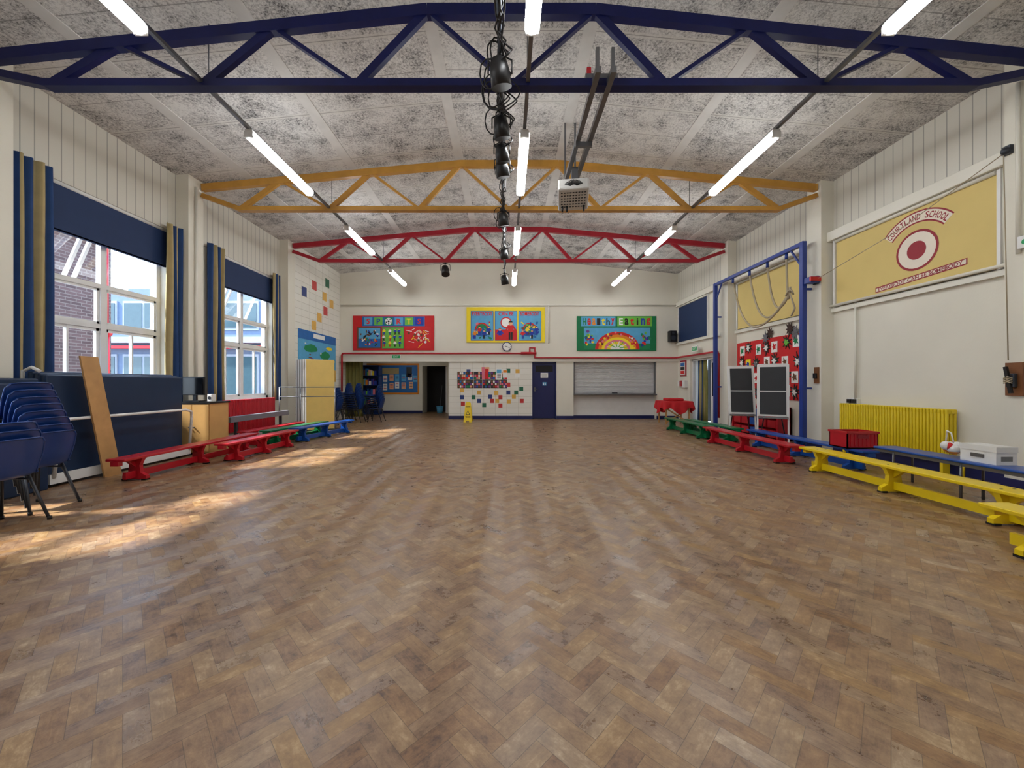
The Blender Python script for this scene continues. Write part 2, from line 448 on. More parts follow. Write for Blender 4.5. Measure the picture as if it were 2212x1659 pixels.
# ---------- windows left ----------
def window(i,a,c):
    b=B('window_%d'%i)
    X=XL-.14; t=.06
    def fr(y0,y1,z0,z1,w,X0=X,d=.06):
        b.box((X0-d/2,y0,z0),(X0+d/2,y0+w,z1),white); b.box((X0-d/2,y1-w,z0),(X0+d/2,y1,z1),white)
        b.box((X0-d/2,y0,z0),(X0+d/2,y1,z0+w),white); b.box((X0-d/2,y0,z1-w),(X0+d/2,y1,z1),white)
    fr(a,c,ZS,ZH,.07)
    mid=(a+c)/2
    b.box((X-.04,mid-.045,ZS),(X+.04,mid+.045,ZH),white)
    for z in (2.2,2.83):
        b.box((X-.035,a,z-.035),(X+.035,c,z+.035),white)
    for (p,q) in ((a+.07,mid-.045),(mid+.045,c-.07)):
        fr(p,q,ZS+.07,2.165,.045,X-.01,.05)
        fr(p,q,2.235,2.795,.035,X-.01,.05)
        b.box((X-.03,(p+q)/2-.014,ZS+.07),(X+.02,(p+q)/2+.014,2.165),white)
        z1=ZH-.08; ln=1.2; ang=math.radians(24)
        def P(y,s,o=0): return Vector((X-.03-math.sin(ang)*s-o*math.cos(ang),y,z1-math.cos(ang)*s+o*math.sin(ang)))
        for (ya,yb,s0,s1) in ((p,p+.045,0,ln),(q-.045,q,0,ln),(p,q,0,.045),(p,q,ln-.045,ln)):
            b.prism([P(ya,s0),P(yb,s0),P(yb,s1),P(ya,s1)],Vector((-.04*math.cos(ang),0,.04*math.sin(ang))),white)
        b.face([P(p+.04,.04,.02),P(q-.04,.04,.02),P(q-.04,ln-.04,.02),P(p+.04,ln-.04,.02)],glassm)
    b.box((XL-.14,a,ZS-.03),(XL+.05,c,ZS),white)
    b.done()
    b=B('roller_blind'); b.box((XL-.045,a-.05,3.45),(XL-.03+.03,c+.05,4.13),blind); b.cyl((XL-.02,a-.05,4.12),(XL-.02,c+.05,4.12),.035,whitepl); b.box((XL-.03,a-.05,3.44),(XL+.0,c+.05,3.47),blind); b.done()
gm,N,L,bs=newmat('window_glass'); glassm=gm
tr=N.new('ShaderNodeBsdfTransparent'); gl=N.new('ShaderNodeBsdfGlossy'); gl.inputs['Roughness'].default_value=.02; ms=N.new('ShaderNodeMixShader'); ms.inputs[0].default_value=.12
L.new(tr.outputs[0],ms.inputs[1]); L.new(gl.outputs[0],ms.inputs[2]); L.new(ms.outputs[0],N['Material Output'].inputs['Surface'])
for i,(a,c) in enumerate(wins): window(i+1,a,c)

def curtain(y0,y1,zb,zt,x,mats,name='striped_curtain',amp=.045,fold=.11,axis='y'):
    b=B(name)
    nn=int((y1-y0)/0.0125); rows=8
    ph=random.random()*6
    def pt(i,r):
        t=y0+(y1-y0)*i/nn; z=zb+(zt-zb)*r/rows
        o=amp*math.sin(2*math.pi*(t)/fold+ph+0.3*math.sin(r*.7))*(1-.25*r/rows)+0.012*math.sin(t*23+r*.5)
        return (x+o,t,z) if axis=='y' else (t,x+o,z)
    V=[[b.bm.verts.new(pt(i,r)) for r in range(rows+1)] for i in range(nn+1)]
    for i in range(nn):
        k=int(i*0.0125/0.06)%len(mats)
        mi=b.mi(mats[k])
        for r in range(rows):
            f=b.bm.faces.new([V[i][r],V[i+1][r],V[i+1][r+1],V[i][r+1]]); f.material_index=mi; f.smooth=True
    ob=b.done(); 
    so=ob.modifiers.new('s','SOLIDIFY'); so.thickness=.006
sb=[cblue,cblue,tan,cblue,cblue,tan,tan]
sb2=[tan,tan,cblue,tan,cblue,cblue]
for (a,c) in wins[1:]:
    curtain(a-.38 if a<6 else a-.30,a+.10,.85,4.22,XL+.13,sb)
    curtain(c-.14,c+.17,.85,4.22,XL+.13,sb2 if c<8 else [tan,cblue,tan,cblue,tan])

# ---------- trusses ----------
def truss(Y,m,name,zend=5.17,zpk=5.64):
    b=B(name)
    zb=4.75
    top=lambda x: zpk if abs(x-XC)<.97 else zpk-(abs(x-XC)-.97)*(zpk-zend)/(6.1-.97)
    tops=[-4.53,-2.75,-.97,.97,2.75,4.53]
    bots=[-5.33,-3.56,-1.78,0,1.78,3.56,5.33]
    d=.09
    xs=[-6.08,-.97,.97,6.08]
    for x0,x1 in zip(xs[:-1],xs[1:]):
        b.bar((XC+x0,Y,top(XC+x0)),(XC+x1,Y,top(XC+x1)),d,.13,m)
    b.bar((XC-5.36,Y,zb),(XC+5.36,Y,zb),d*1.3,.085,m)
    b.bar((XC-5.33,Y,zb),(XC-6.08,Y,zend-.15),d,.085,m)
    b.bar((XC+5.33,Y,zb),(XC+6.08,Y,zend-.15),d,.085,m)
    for i in range(6):
        w1=.09 if i<3 else .045; w2=.045 if i<3 else .09
        b.bar((XC+bots[i],Y,zb),(XC+tops[i],Y,top(XC+tops[i])),.06,w1,m)
        b.bar((XC+tops[i],Y,top(XC+tops[i])),(XC+bots[i+1],Y,zb),.06,w2,m)
    b.done()
truss(4.45,trussblue,'roof_truss',5.06,5.6); truss(7.62,trussyel,'roof_truss'); truss(10.85,trussred,'roof_truss')
truss(1.3,trussyel,'roof_truss'); truss(-1.85,trussred,'roof_truss')

# ---------- lights ----------
tubeem=bpy.data.materials.new('fluorescent_diffuser'); tubeem.use_nodes=True
tb=tubeem.node_tree.nodes['Principled BSDF']; tb.inputs['Base Color'].default_value=(.9,.9,.9,1); tb.inputs['Emission Color'].default_value=(.96,.985,1.0,1); tb.inputs['Emission Strength'].default_value=31
LZ=H+3.38
for X in (-3.5,.24,3.65):
    b=B('lighting_trunking'); b.box((X-.022,YB+.1,LZ+.06),(X+.022,BW-.7,LZ+.1),steel)
    for Y in (-1.85,1.3,4.45,7.62,10.85): b.cyl((X,Y+.06,LZ+.08),(X,Y+.06,zceil(X)-.01),.006,steel,6)
    b.done()
    for Y0 in (-1.05,2.08,5.23,8.4,11.55):
        b=B('fluorescent_light')
        b.box((X-.05,Y0-.03,LZ+.025),(X+.05,Y0+1.60,LZ+.06),whitepl)
        b.box((X-.06,Y0-.035,LZ-.05),(X+.06,Y0-.012,LZ+.035),whitepl); b.box((X-.06,Y0+1.582,LZ-.05),(X+.06,Y0+1.605,LZ+.035),whitepl)
        pr=[(X+.07*math.cos(t),LZ-.012-.045*math.sin(t)) for t in [math.pi*k/8 for k in range(9)]]+[(X-.07,LZ+.022),(X+.07,LZ+.022)]
        b.prism([(p[0],Y0-.012,p[1]) for p in pr],(0,1.594,0),tubeem)
        b.done()

# ---------- stage lighting bar ----------
b=B('stage_lighting_bar')
X=-.07; Z=H+3.36
b.cyl((X,1.0,Z),(X,12.6,Z),.024,dsteel,10)
for Y in (1.3,4.45,7.62,10.85): b.cyl((X,Y,Z),(X,Y,Z+.15),.02,dsteel,8)
for k in range(6):
    pts=[]; 
    yy=1.1
    while yy<11.8-k*.6:
        pts.append((X+random.uniform(-.06,.06),yy,Z+random.uniform(-.09,.05))); yy+=random.uniform(.12,.3)
    b.tube(pts,.009,black,6)
for (Y,r) in ((3.8,.13),(4.1,.16),(4.35,.2),(4.45,.14),(4.8,.17),(5.2,.14),(5.9,.12),(7.5,.14),(7.9,.12),(9.2,.1)):
    for q in range(2):
        rr=r*random.uniform(.7,1.1); ox=random.uniform(-.08,.08)
        b.tube([(X+ox+rr*math.cos(t),Y+.05*math.sin(2*t)+q*.04,Z-.06+rr*.9*math.sin(t)) for t in [2*math.pi*k/14 for k in range(15)]],.008,black,6)
def par(bb,x,Y,Z,s=1,ty=.3):
    d=Vector((0.15,ty,-1)).normalized()
    c=Vector((x,Y,Z-.22*s))
    bb.tube([c-d*.14*s,c-d*.12*s,c-d*.02*s,c+d*.12*s],[.05*s,.08*s,.1*s,.105*s],black,14)
    bb.tube([c+Vector((-.12*s,0,0)),(x-.12*s,Y,Z-.08),(x,Y,Z-.02),(x+.12*s,Y,Z-.08),c+Vector((.12*s,0,0))],.009,black,6)
    bb.cyl((x,Y,Z-.06),(x,Y,Z+.03),.03,black,8)
for (Y,s) in ((3.9,1.),(4.75,.95),(5.3,.9),(5.65,.95),(7.4,.95),(9.4,.95),(11.6,1.1)): par(b,X,Y,Z,s)
b.done()
b=B('spotlight'); par(b,(962-CX)/F*10.85,10.85,4.72,1.1,-.4); b.done()

# projector
b=B('ceiling_projector')
for x in (1.0,1.17): b.box((x-.03,4.2,4.70),(x+.03,6.7,4.77),steel)
b.box((.9,4.4,4.77),(1.27,4.5,4.85),steel)
b.box((.93,4.47,4.78),(.98,4.5,4.98),red)
for x in (1.0,1.17): b.bar((x,4.25,4.72),(x,4.25,5.0),.05,.035,steel)
for x in (1.0,1.17): b.bar((x,6.6,4.74),(x,6.6,zceil(1.1)-.01),.03,.03,steel)
b.box((.97,5.4,4.64),(1.2,5.46,4.70),steel)
b.box((1.03,6.1,4.45),(1.13,6.2,4.74),steel)
Mx=Matrix.Translation((1.06,6.15,4.31))@Matrix.Rotation(math.radians(-8),4,'Z')@Matrix.Rotation(math.radians(-22),4,'X')
pj=mat('projector_casing',(196,194,190),.45)
b.box((-.24,-.22,-.1),(.24,.22,.12),pj,M=Mx,bev=.025)
for k in range(-7,8):
    a=k*.16; r0,r1=.05,.15
    p0=Mx@Vector((math.sin(a)*r0,-.223,-.07+math.cos(a)*r0)); p1=Mx@Vector((math.sin(a)*r1,-.223,-.07+math.cos(a)*r1))
    b.bar(p0,p1,.008,.014,black,up=(0,1,0))
for i in range(9):
    for j in range(6):
        p=Mx@Vector((-.18+i*.045,-.14+j*.055,-.101)); b.box(p-Vector((.013,.013,.003)),p+Vector((.013,.013,.003)),dsteel)
for dx in (-.17,-.1,.17): 
    p=Mx@Vector((dx,.12,-.1)); b.cyl(p,p-Vector((0,0,.09)),.016,black,8)
b.tube([Mx@Vector((0,.2,0)),(1.15,6.5,4.5),(1.2,6.5,4.74)],.01,black,6)
b.done()

# ---------- pipes ----------
b=B('trim_conduit')
b.cyl((-6.0,BW-.03,bz(660)),(6.2,BW-.03,bz(660)),.025,cream2,8)
b.cyl((bx(1185),BW-.03,bz(660)),(bx(1185),BW-.03,bz(742)),.02,cream2,8)
b.cyl((XR-.09,1.6,2.80),(XR-.09,7.5,2.80),.025,cream2,8)
b.cyl((XR-.05,7.0,2.80),(XR-.05,7.0,0.95),.018,cream2,8)
b.cyl((XRP-.03,4.6,2.85),(XRP-.03,4.6,4.9),.02,cream2,8)
b.cyl((XR-.05,4.9,2.8),(XR-.05,4.9,4.1),.02,cream2,8)
b.cyl((XLP+.03,7.45,.6),(XLP+.03,7.45,5.1),.022,cream2,8)
b.cyl((XLP+.03,4.5,.6),(XLP+.03,4.5,5.1),.022,cream2,8)
b.done()
b=B('red_heating_pipe')
zl=bz(764); zr=bz(773)
b.tube([(bx(741),BW-.1,1.0),(bx(741),BW-.1,zl-.05),(bx(743),BW-.1,zl),(bx(1140),BW-.1,zl),(bx(1144),BW-.1,zl+.05),(bx(1144),BW-.1,zl+.2),(bx(1155),BW-.1,zl+.2),(bx(1155),BW-.1,zr),(6.1,BW-.1,zr),(6.13,BW-.2,zr),(6.13,11.2,zr),(6.13,11.13,zr-.1),(6.13,11.13,.3)],.035,red,10)
b.cyl((bx(1125),BW-.1,zl+.01),(bx(1158),BW-.1,zl+.01),.05,red,10)
b.done()

# ---------- back wall boards ----------
def rect(b,x0,y0,x1,y1,m,o):
    Y=BW-o
    b.face([(bx(x0),Y,bz(y1)),(bx(x1),Y,bz(y1)),(bx(x1),Y,bz(y0)),(bx(x0),Y,bz(y0))],m)
def disc(b,cx,cy,rx,ry,m,o,a0=0,a1=2*math.pi,nn=20,rot=0):
    Y=BW-o; pts=[]
    for k in range(nn):
        t=a0+(a1-a0)*k/(nn if abs(a1-a0-2*math.pi)<.01 else nn-1)
        x=rx*math.cos(t); y=ry*math.sin(t)
        xr=x*math.cos(rot)-y*math.sin(rot); yr=x*math.sin(rot)+y*math.cos(rot)
        pts.append((bx(cx+xr),Y,bz(cy-yr)))
    b.face(pts,m)
def polyp(b,pts,m,o): b.face([(bx(x),BW-o,bz(y)) for x,y in pts],m)
def person(b,x,y,h,shirt,trous,o,hair=brown):
    rect(b,x-h*.11,y-h*.42,x-h*.01,y,trous,o); rect(b,x+h*.01,y-h*.42,x+h*.11,y,trous,o)
    polyp(b,[(x-h*.14,y-h*.4),(x-h*.15,y-h*.78),(x+h*.15,y-h*.78),(x+h*.14,y-h*.4)],shirt,o+.001)
    polyp(b,[(x-h*.15,y-h*.78),(x-h*.3,y-h*.5),(x-h*.24,y-h*.46),(x-h*.1,y-h*.66)],shirt,o+.0015)
    polyp(b,[(x+h*.15,y-h*.78),(x+h*.3,y-h*.55),(x+h*.24,y-h*.5),(x+h*.1,y-h*.66)],shirt,o+.0015)
    disc(b,x,y-h*.88,h*.11,h*.12,peach,o+.002); disc(b,x,y-h*.93,h*.115,h*.08,hair,o+.003,0,math.pi)
XD=(1,0,0); ZD=(0,0,1)
allc=[skyb,midb,purple,pink,lgreen,brown,ylw,redp,bluep,greenp,peach,paper,orange]
b=B('sport_display_board')
b.box((bx(763),BW-.03,bz(757)),(bx(938),BW,bz(682)),redd)
rect(b,783,684,918,705,midb,.032)
for i in range(6):
    x=796+i*22
    rect(b,x-9,686,x+9,703,[skyb,lgreen,greenp,skyb,lgreen,bluep][i],.033)
for i,(c,m) in enumerate(zip('SPORTS',(redp,bluep,paper,redp,ylw,redp))):
    x=796+i*22
    if c=='O':
        disc(b,x,694.5,7.5,7.5,paper,.035); disc(b,x,694.5,2.5,2.5,black,.037,nn=5)
        for k in range(5): 
            t=k*2*math.pi/5+.3; disc(b,x+5.4*math.cos(t),694.5+5.4*math.sin(t),1.5,1.5,black,.037,nn=6)
    else: b.text(c,(bx(x),BW-.036,bz(694.5)),XD,ZD,.2,m,fat=.03)
rect(b,772,707,824,753,brown,.032); rect(b,775,709,822,751,skyb,.033); rect(b,775,732,822,751,midb,.034)
for k in range(40): 
    x=random.uniform(779,818); y=random.uniform(713,747); disc(b,x,y,random.uniform(1.5,5),random.uniform(1,2.2),random.choice([redp,paper,bluep,greenp,orange,brown,black]),.036+k*.0002,nn=8,rot=random.uniform(0,3))
rect(b,826,707,873,753,greenp,.032); rect(b,827,708,872,752,lgreen,.033)
for k in range(12): person(b,831+ (k%4)*11+random.uniform(-2,2),723+(k//4)*13,13,random.choice([paper,redp,bluep,ylw]),random.choice([bluep,black,redp]),.036+k*.001)
rect(b,876,707,931,753,redp,.032)
for k in range(22):
    x=random.uniform(882,925); y=random.uniform(712,748); a=random.uniform(0,3.1); l=random.uniform(5,14)
    p=Vector((bx(x),BW-.035-k*.0002,bz(y))); dv=Vector((math.cos(a),0,math.sin(a)))*l/59.5/2
    b.bar(p-dv,p+dv,.02,.002,[paper,ylw,paper][k%3],up=(0,1,0))
for k in range(9): disc(b,random.uniform(882,925),random.uniform(712,748),2.6,2.6,random.choice([peach,paper,brown]),.041+k*.0003,nn=10)
b.done()
b=B('everybody_display_board')
b.box((bx(1008),BW-.03,bz(740)),(bx(1177),BW,bz(664)),ylw)
for x0,x1,m in ((1017,1066,skyb),(1069,1117,paper),(1120,1169,skyb)):
    rect(b,x0,672,x1,736,bluep,.031); rect(b,x0+1,673,x1-1,735,m,.032)
rect(b,1070,673,1116,735,skyb,.0325)
polyp(b,[(1070,735),(1116,735),(1116,712),(1070,712)],redp,.033)
disc(b,1093,697,12,12,redp,.034); disc(b,1093,697,9.5,9.5,paper,.035)
b.text('EVERYBODY',(bx(1042),BW-.036,bz(678)),XD,ZD,.14,redp,width=.74,fat=.03)
b.text('CAN BE',(bx(1093),BW-.036,bz(678)),XD,ZD,.14,redp,width=.54,fat=.03)
b.text('SOMEBODY',(bx(1144),BW-.036,bz(678)),XD,ZD,.14,redp,width=.7,fat=.03)
for x0 in (1019,1122):
    disc(b,x0+22,712,15,15,redp,.034); disc(b,x0+22,712,12,12,greenp,.035); disc(b,x0+22,718,17,9,midb,.036)
    for k in range(24): disc(b,random.uniform(x0+4,x0+42),random.uniform(696,731),random.uniform(1.5,4.5),random.uniform(1.2,3),random.choice(allc),.037+k*.0003,nn=9,rot=random.uniform(0,3))
    for k in range(4): person(b,x0+7+k*10,732-(k%2)*8,19,random.choice([redp,ylw,bluep,orange]),random.choice([black,bluep]),.045+k*.001,black)
person(b,1103,734,40,redp,black,.04,black); person(b,1080,735,26,bluep,redp,.04)
b.done()
b=B('healthy_eating_display_board')
b.box((bx(1246),BW-.03,bz(758)),(bx(1417),BW,bz(683)),greenb)
rect(b,1255,684,1329,705,skyb,.032); rect(b,1333,684,1408,705,lgreen,.032)
for i,c in enumerate('Healthy'): b.text(c,(bx(1262+i*10.2),BW-.035,bz(695)),XD,ZD,.25,[greenp,redp,orange,black,ylw,black,redp][i],width=.125,fat=.03)
for i,c in enumerate('Eating'): b.text(c,(bx(1341+i*11.8),BW-.035,bz(695)),XD,ZD,.25,[paper,black,redp,black,bluep,redp][i],width=.14 if c!='i' else .06,fat=.03)
rect(b,1261,708,1404,755,skyb,.032)
rect(b,1261,742,1404,755,greenp,.0325)
rings=[(48,38,redp),(41,32,orange),(34,26,ylw),(28,21,pink),(22,16,ylw),(15,11,paper)]
for k,(rx,ry,m) in enumerate(rings): disc(b,1333,755,rx,ry,m,.033+k*.0006,0,math.pi,nn=22)
for k in range(30):
    t=random.uniform(.1,3.04); r=random.uniform(.7,.98); disc(b,1333+48*r*math.cos(t),755-38*r*math.sin(t),2.6,2.4,random.choice([redp,paper,ylw,pink,brown]),.038+k*.0002,nn=8)
for k in range(8):
    t=.3+k*.36; p=Vector((bx(1333+5*math.cos(t)),BW-.042,bz(753-4*math.sin(t)))); q=Vector((bx(1333+24*math.cos(t)),BW-.042,bz(755-18*math.sin(t)))); b.bar(p,q,.03,.002,paper if k%2 else lgreen,up=(0,1,0))
for x0 in (1272,1394):
    for k in range(18): disc(b,x0+random.uniform(-9,9),random.uniform(716,748),random.uniform(2,4),random.uniform(2,3.5),random.choice([greenp,lgreen,ylw,bluep,purple,redp]),.038+k*.0003,nn=8)
b.done()
b=B('wall_clock'); cx,cz=bx(1095),bz(749)
b.cyl((cx,BW,cz),(cx,BW-.05,cz),.17,navy,28); b.cyl((cx,BW-.04,cz),(cx,BW-.055,cz),.145,paper,28)
b.bar((cx,BW-.058,cz),(cx-.08,BW-.058,cz+.02),.016,.004,black,up=(0,1,0)); b.bar((cx,BW-.058,cz),(cx+.1,BW-.058,cz-.05),.012,.004,black,up=(0,1,0))
for k in range(12):
    t=k*math.pi/6; b.bar((cx+.12*math.cos(t),BW-.057,cz+.12*math.sin(t)),(cx+.138*math.cos(t),BW-.057,cz+.138*math.sin(t)),.01,.004,black,up=(0,1,0))
b.done()
exm=mat('exit_sign_green',(20,140,80),.4,emit=.2)
b=B('exit_sign'); cx,cz=bx(857),bz(771)
b.box((cx-.16,BW-.09,cz-.07),(cx+.16,BW-.05,cz+.08),paper); b.box((cx-.14,BW-.095,cz-.05),(cx+.14,BW-.09,cz+.05),exm)
b.text('EXIT',(cx,BW-.097,cz),XD,ZD,.06,paper,width=.18); b.done()
b=B('wall_speaker'); cx,cz=bx(1448),bz(728)
b.box((cx-.13,BW-.26,cz-.2),(cx+.13,BW-.06,cz+.2),black,bev=.02); b.cyl((cx,BW-.262,cz-.06),(cx,BW-.27,cz-.06),.09,dsteel,18); b.cyl((cx,BW-.262,cz+.11),(cx,BW-.27,cz+.11),.04,dsteel,14)
b.box((cx-.03,BW-.06,cz-.05),(cx+.03,BW,cz+.05),black); b.done()
b=B('photo_display')
for r in range(2):
    for c in range(6):
        x=988+c*18; y=803+r*18
        rect(b,x,y,x+17.4,y+17.4,dark,.006)
        for q in range(4):
            for w in range(3):
                rect(b,x+1+q*4.1,y+1+w*5.4,x+4.6+q*4.1,y+5.6+w*5.4,random.choice([brown,peach,redp,midb,greenp,paper,dsteel,pink,purple,brownw]),.008)
rect(b,1040,793,1057,802,peach,.01); rect(b,1041,793,1047,820,pink,.011);rect(b,1048,797,1055,818,redp,.0115)
rect(b,1072,796,1084,820,paper,.012); rect(b,1086,798,1096,816,paper,.012); rect(b,1073,798,1083,806,skyb,.013);rect(b,1112,806,1123,816,paper,.01)
for k in range(5): rect(b,1074,808+k*2,1082,809+k*2,dsteel,.013)
rect(b,1087,800,1095,805,orange,.013)
b.done()
b=B('coloured_wall_tiles')
T=[(1098,831,redp),(1126,840,greenp),(1115,848,greenp),(1098,848,bluep),(1035,848,ylw),(1072,849,ylw),(998,858,bluep),(1023,858,greenp),(1059,857,bluep),(1081,858,redp),(1110,857,ylw),(998,843,orange),(1063,866,redp),(1074,866,ylw),(1099,867,ylw),(1127,866,redp),(1046,875,greenp),(1081,876,redp),(1000,872,redp),(1035,866,bluep),(1098,801,greenp),(1012,802,bluep),(1118,802,orange),(1056,829,bluep)]
tred=mat('tile_red',(200,60,60),.3);tb2=mat('tile_blue',(50,70,130),.3);tg=mat('tile_green',(40,110,84),.3);ty=mat('tile_yellow',(226,178,84),.3)
mp={redp:tred,bluep:tb2,greenp:tg,ylw:ty,orange:ty}
for x,y,m in T: b.box((bx(x)-.072,BW-.004,bz(y)-.075),(bx(x)+.072,BW+.0,bz(y)+.075),mp[m])
b.done()
b=B('coloured_wall_tiles')
for x,y,m in [(657,630,bluep),(679,617,redp),(707,612,greenp),(701,641,ylw),(716,657,ylw),(690,686,ylw),(703,672,redp),(678,703,ylw)]:
    Y=6.05*F/(CX-x); z=H+(CY-y)*Y/F
    b.box((XLP,Y-.14,z-.14),(XLP+.004,Y+.14,z+.14),mp[m])
b.done()

b=B('door_1')
b.box((.95,BW+.08,0.02),(1.77,BW+.13,2.03),navy,bev=.005)
b.box((.925,BW+.02,0),(.96,BW+.16,2.075),navy);b.box((1.76,BW+.02,0),(1.795,BW+.16,2.075),navy);b.box((.925,BW+.02,2.03),(1.795,BW+.16,2.075),navy)
b.box((1.05,BW+.07,1.72),(1.67,BW+.085,1.95),dark)
b.box((1.23,BW+.065,1.5),(1.5,BW+.08,1.68),paper)
for k in range(4): b.box((1.26,BW+.063,1.53+k*.035),(1.47,BW+.065,1.54+k*.035),dsteel)
b.box((1.3,BW+.07,1.22),(1.44,BW+.08,1.34),skyb); 
for xx in (1.34,1.40): b.box((xx-.012,BW+.065,1.24),(xx+.012,BW+.07,1.30),paper); b.cyl((xx,BW+.07,1.315),(xx,BW+.066,1.315),.01,paper,8)
b.box((1.0,BW+.05,1.0),(1.04,BW+.08,1.16),steel); b.tube([(1.02,BW+.05,1.08),(1.02,BW+.02,1.08),(1.12,BW+.02,1.08)],.01,steel)
b.done()
b=B('serving_hatch_shutter')
for k in range(24):
    z=.95+k*.0465; b.prism([(2.45,BW+.15,z),(2.45,BW+.135,z+.012),(2.45,BW+.135,z+.034),(2.45,BW+.15,z+.0465)],(2.95,0,0),shutter)
b.box((2.425,BW+.06,.9),(2.47,BW+.2,2.075),steel);b.box((5.38,BW+.06,.9),(5.425,BW+.2,2.075),steel)
b.box((2.45,BW+.15,.93),(5.4,BW+.18,2.075),shutter)
b.box((2.425,BW-.08,.87),(5.425,BW+.2,.92),steel,bev=.008)
b.box((3.85,BW+.12,.93),(4.05,BW+.14,.97),dsteel)
b.done()

# ---------- passage ----------
def px(x,Y): return (x-CX)*Y/F
def pz(y,Y): return H+(CY-y)*Y/F
Y=16.58
b=B('notice_board')
b.box((px(785,Y),Y,pz(852,Y)),(px(905,Y),Y+.02,pz(785,Y)),orange)
b.box((px(788,Y),Y-.01,pz(848,Y)),(px(902,Y),Y,pz(789,Y)),midb)
b.box((px(826,Y),Y-.015,pz(808,Y)),(px(862,Y),Y-.01,pz(795,Y)),tan)
b.box((px(878,Y),Y-.015,pz(815,Y)),(px(890,Y),Y-.01,pz(793,Y)),black)
for x,y in ((832,818),(846,816),(858,816),(872,816),(886,814),(832,836),(846,834),(858,832),(872,833),(888,832),(897,818)):
    b.box((px(x-4.5,Y),Y-.015,pz(y+7,Y)),(px(x+4.5,Y),Y-.01,pz(y-7,Y)),random.choice([paper,paper,skyb,peach]))
    for k in range(3): b.box((px(x-3,Y),Y-.017,pz(y-3+k*3,Y)),(px(x+3,Y),Y-.015,pz(y-4+k*3,Y)),random.choice([dsteel,redp,bluep]))
b.done()
b=B('bookcase')
x0,x1=-6.0,-5.3; y0,y1=15.9,16.3
b.box((x0,y1-.02,0),(x1,y1,2.05),chairblue)
for x in (x0,x1-.03): b.box((x,y0,0),(x+.03,y1,2.05),chairblue)
for z in (.02,.4,.8,1.2,1.6,2.02): b.box((x0,y0,z),(x1,y1,z+.03),chairblue)
for z in (.43,.83,1.23,1.63):
    x=x0+.05
    while x<x1-.12:
        w=random.uniform(.03,.1); h=random.uniform(.15,.3); b.box((x,y0+.05,z),(x+w*.9,y0+.3,z+h),random.choice(allc)); x+=w
b.done()
curtain(px(742,14.4),px(784,14.4),.05,2.2,14.45,[olive],name='olive_curtain',axis='x',amp=.04,fold=.13)
b=B('door_2'); b.box((-2.66,16.7,0.01),(-2.61,17.5,2.03),white); b.box((-2.68,17.3,1),(-2.66,17.4,1.1),steel); b.done()
b=B('ceiling_lamp'); b.cyl((-4.2,15.2,2.42),(-4.2,15.2,2.34),.14,tubeem,20,r2=.12); b.cyl((-4.2,15.2,2.42),(-4.2,15.2,2.39),.16,whitepl,20); b.done()
b=B('cleaning_bucket'); b.cyl((-2.95,16.9,0),(-2.95,16.9,.28),.12,skyb,16,r2=.15); b.cyl((-2.95,16.9,.28),(-2.95,16.9,.3),.16,skyb,16); b.cyl((-2.95,16.95,.25),(-2.9,17.2,1.2),.012,steel,8); b.done()

b=B('wet_floor_sign')
cx=-1.31; Y=13.0
for s in (-1,1):
    def Q(x,z): return Vector((cx+x,Y+s*(.17-.15*z/.66),z))
    b.prism([Q(-.14,0),Q(-.05,.0),Q(-.045,.05),Q(.045,.05),Q(.05,0),Q(.14,0),Q(.09,.62),Q(.06,.66),Q(-.06,.66),Q(-.09,.62)],(0,.012*s,0),yellow)
def Q(x,z): return Vector((cx+x,Y-.19+.15*z/.66-.002,z))
b.text('CAUTION',Q(0,.52),XD,(0,.23,1),.05,black,width=.14,fat=.02)
b.prism([Q(-.07,.25),Q(.07,.25),Q(0,.4)],(0,-.002,0),black); b.prism([Q(-.045,.265)-Vector((0,.004,0)),Q(.045,.265)-Vector((0,.004,0)),Q(0,.37)-Vector((0,.004,0))],(0,-.001,0),yellow)
b.text('WET FLOOR',Q(0,.18),XD,(0,.23,1),.045,black,width=.16,fat=.02)
b.done()

b=B('sea_map_mural')
Ya,Yb=11.12,13.55; za,zb=1.35,2.9
def mp2(u,v,o=.012): return (XLP+o,Ya+(Yb-Ya)*u,za+(zb-za)*v)
b.box((XLP+.001,Ya,za),(XLP+.01,Yb,zb),skyb)
def ml(pts,m,o): b.face([mp2(u,v,o) for u,v in pts],m)
ml([(0,.82),(1,.82),(1,1),(0,1)],midb,.012)
ml([(0,0),(1,0),(1,.25),(.8,.32),(.55,.22),(.3,.3),(0,.2)],ty,.012)
def blob(u,v,ru,rv,m,o,nn=12): ml([(u+ru*math.cos(2*math.pi*k/nn)*random.uniform(.75,1.1),v+rv*math.sin(2*math.pi*k/nn)*random.uniform(.75,1.1)) for k in range(nn)],m,o)
blob(.3,.66,.2,.08,greenp,.013); blob(.68,.55,.14,.1,greenp,.013); blob(.45,.4,.1,.05,lgreen,.013); blob(.8,.72,.1,.04,ylw,.013)
for k in range(22): blob(random.uniform(.06,.94),random.uniform(.05,.75),random.uniform(.015,.05),random.uniform(.01,.03),random.choice([orange,redp,ylw,brown,paper,purple]),.014+k*.0003)
ml([(.36,.88),(.66,.88),(.66,.97),(.36,.97)],paper,.014)
b.done()

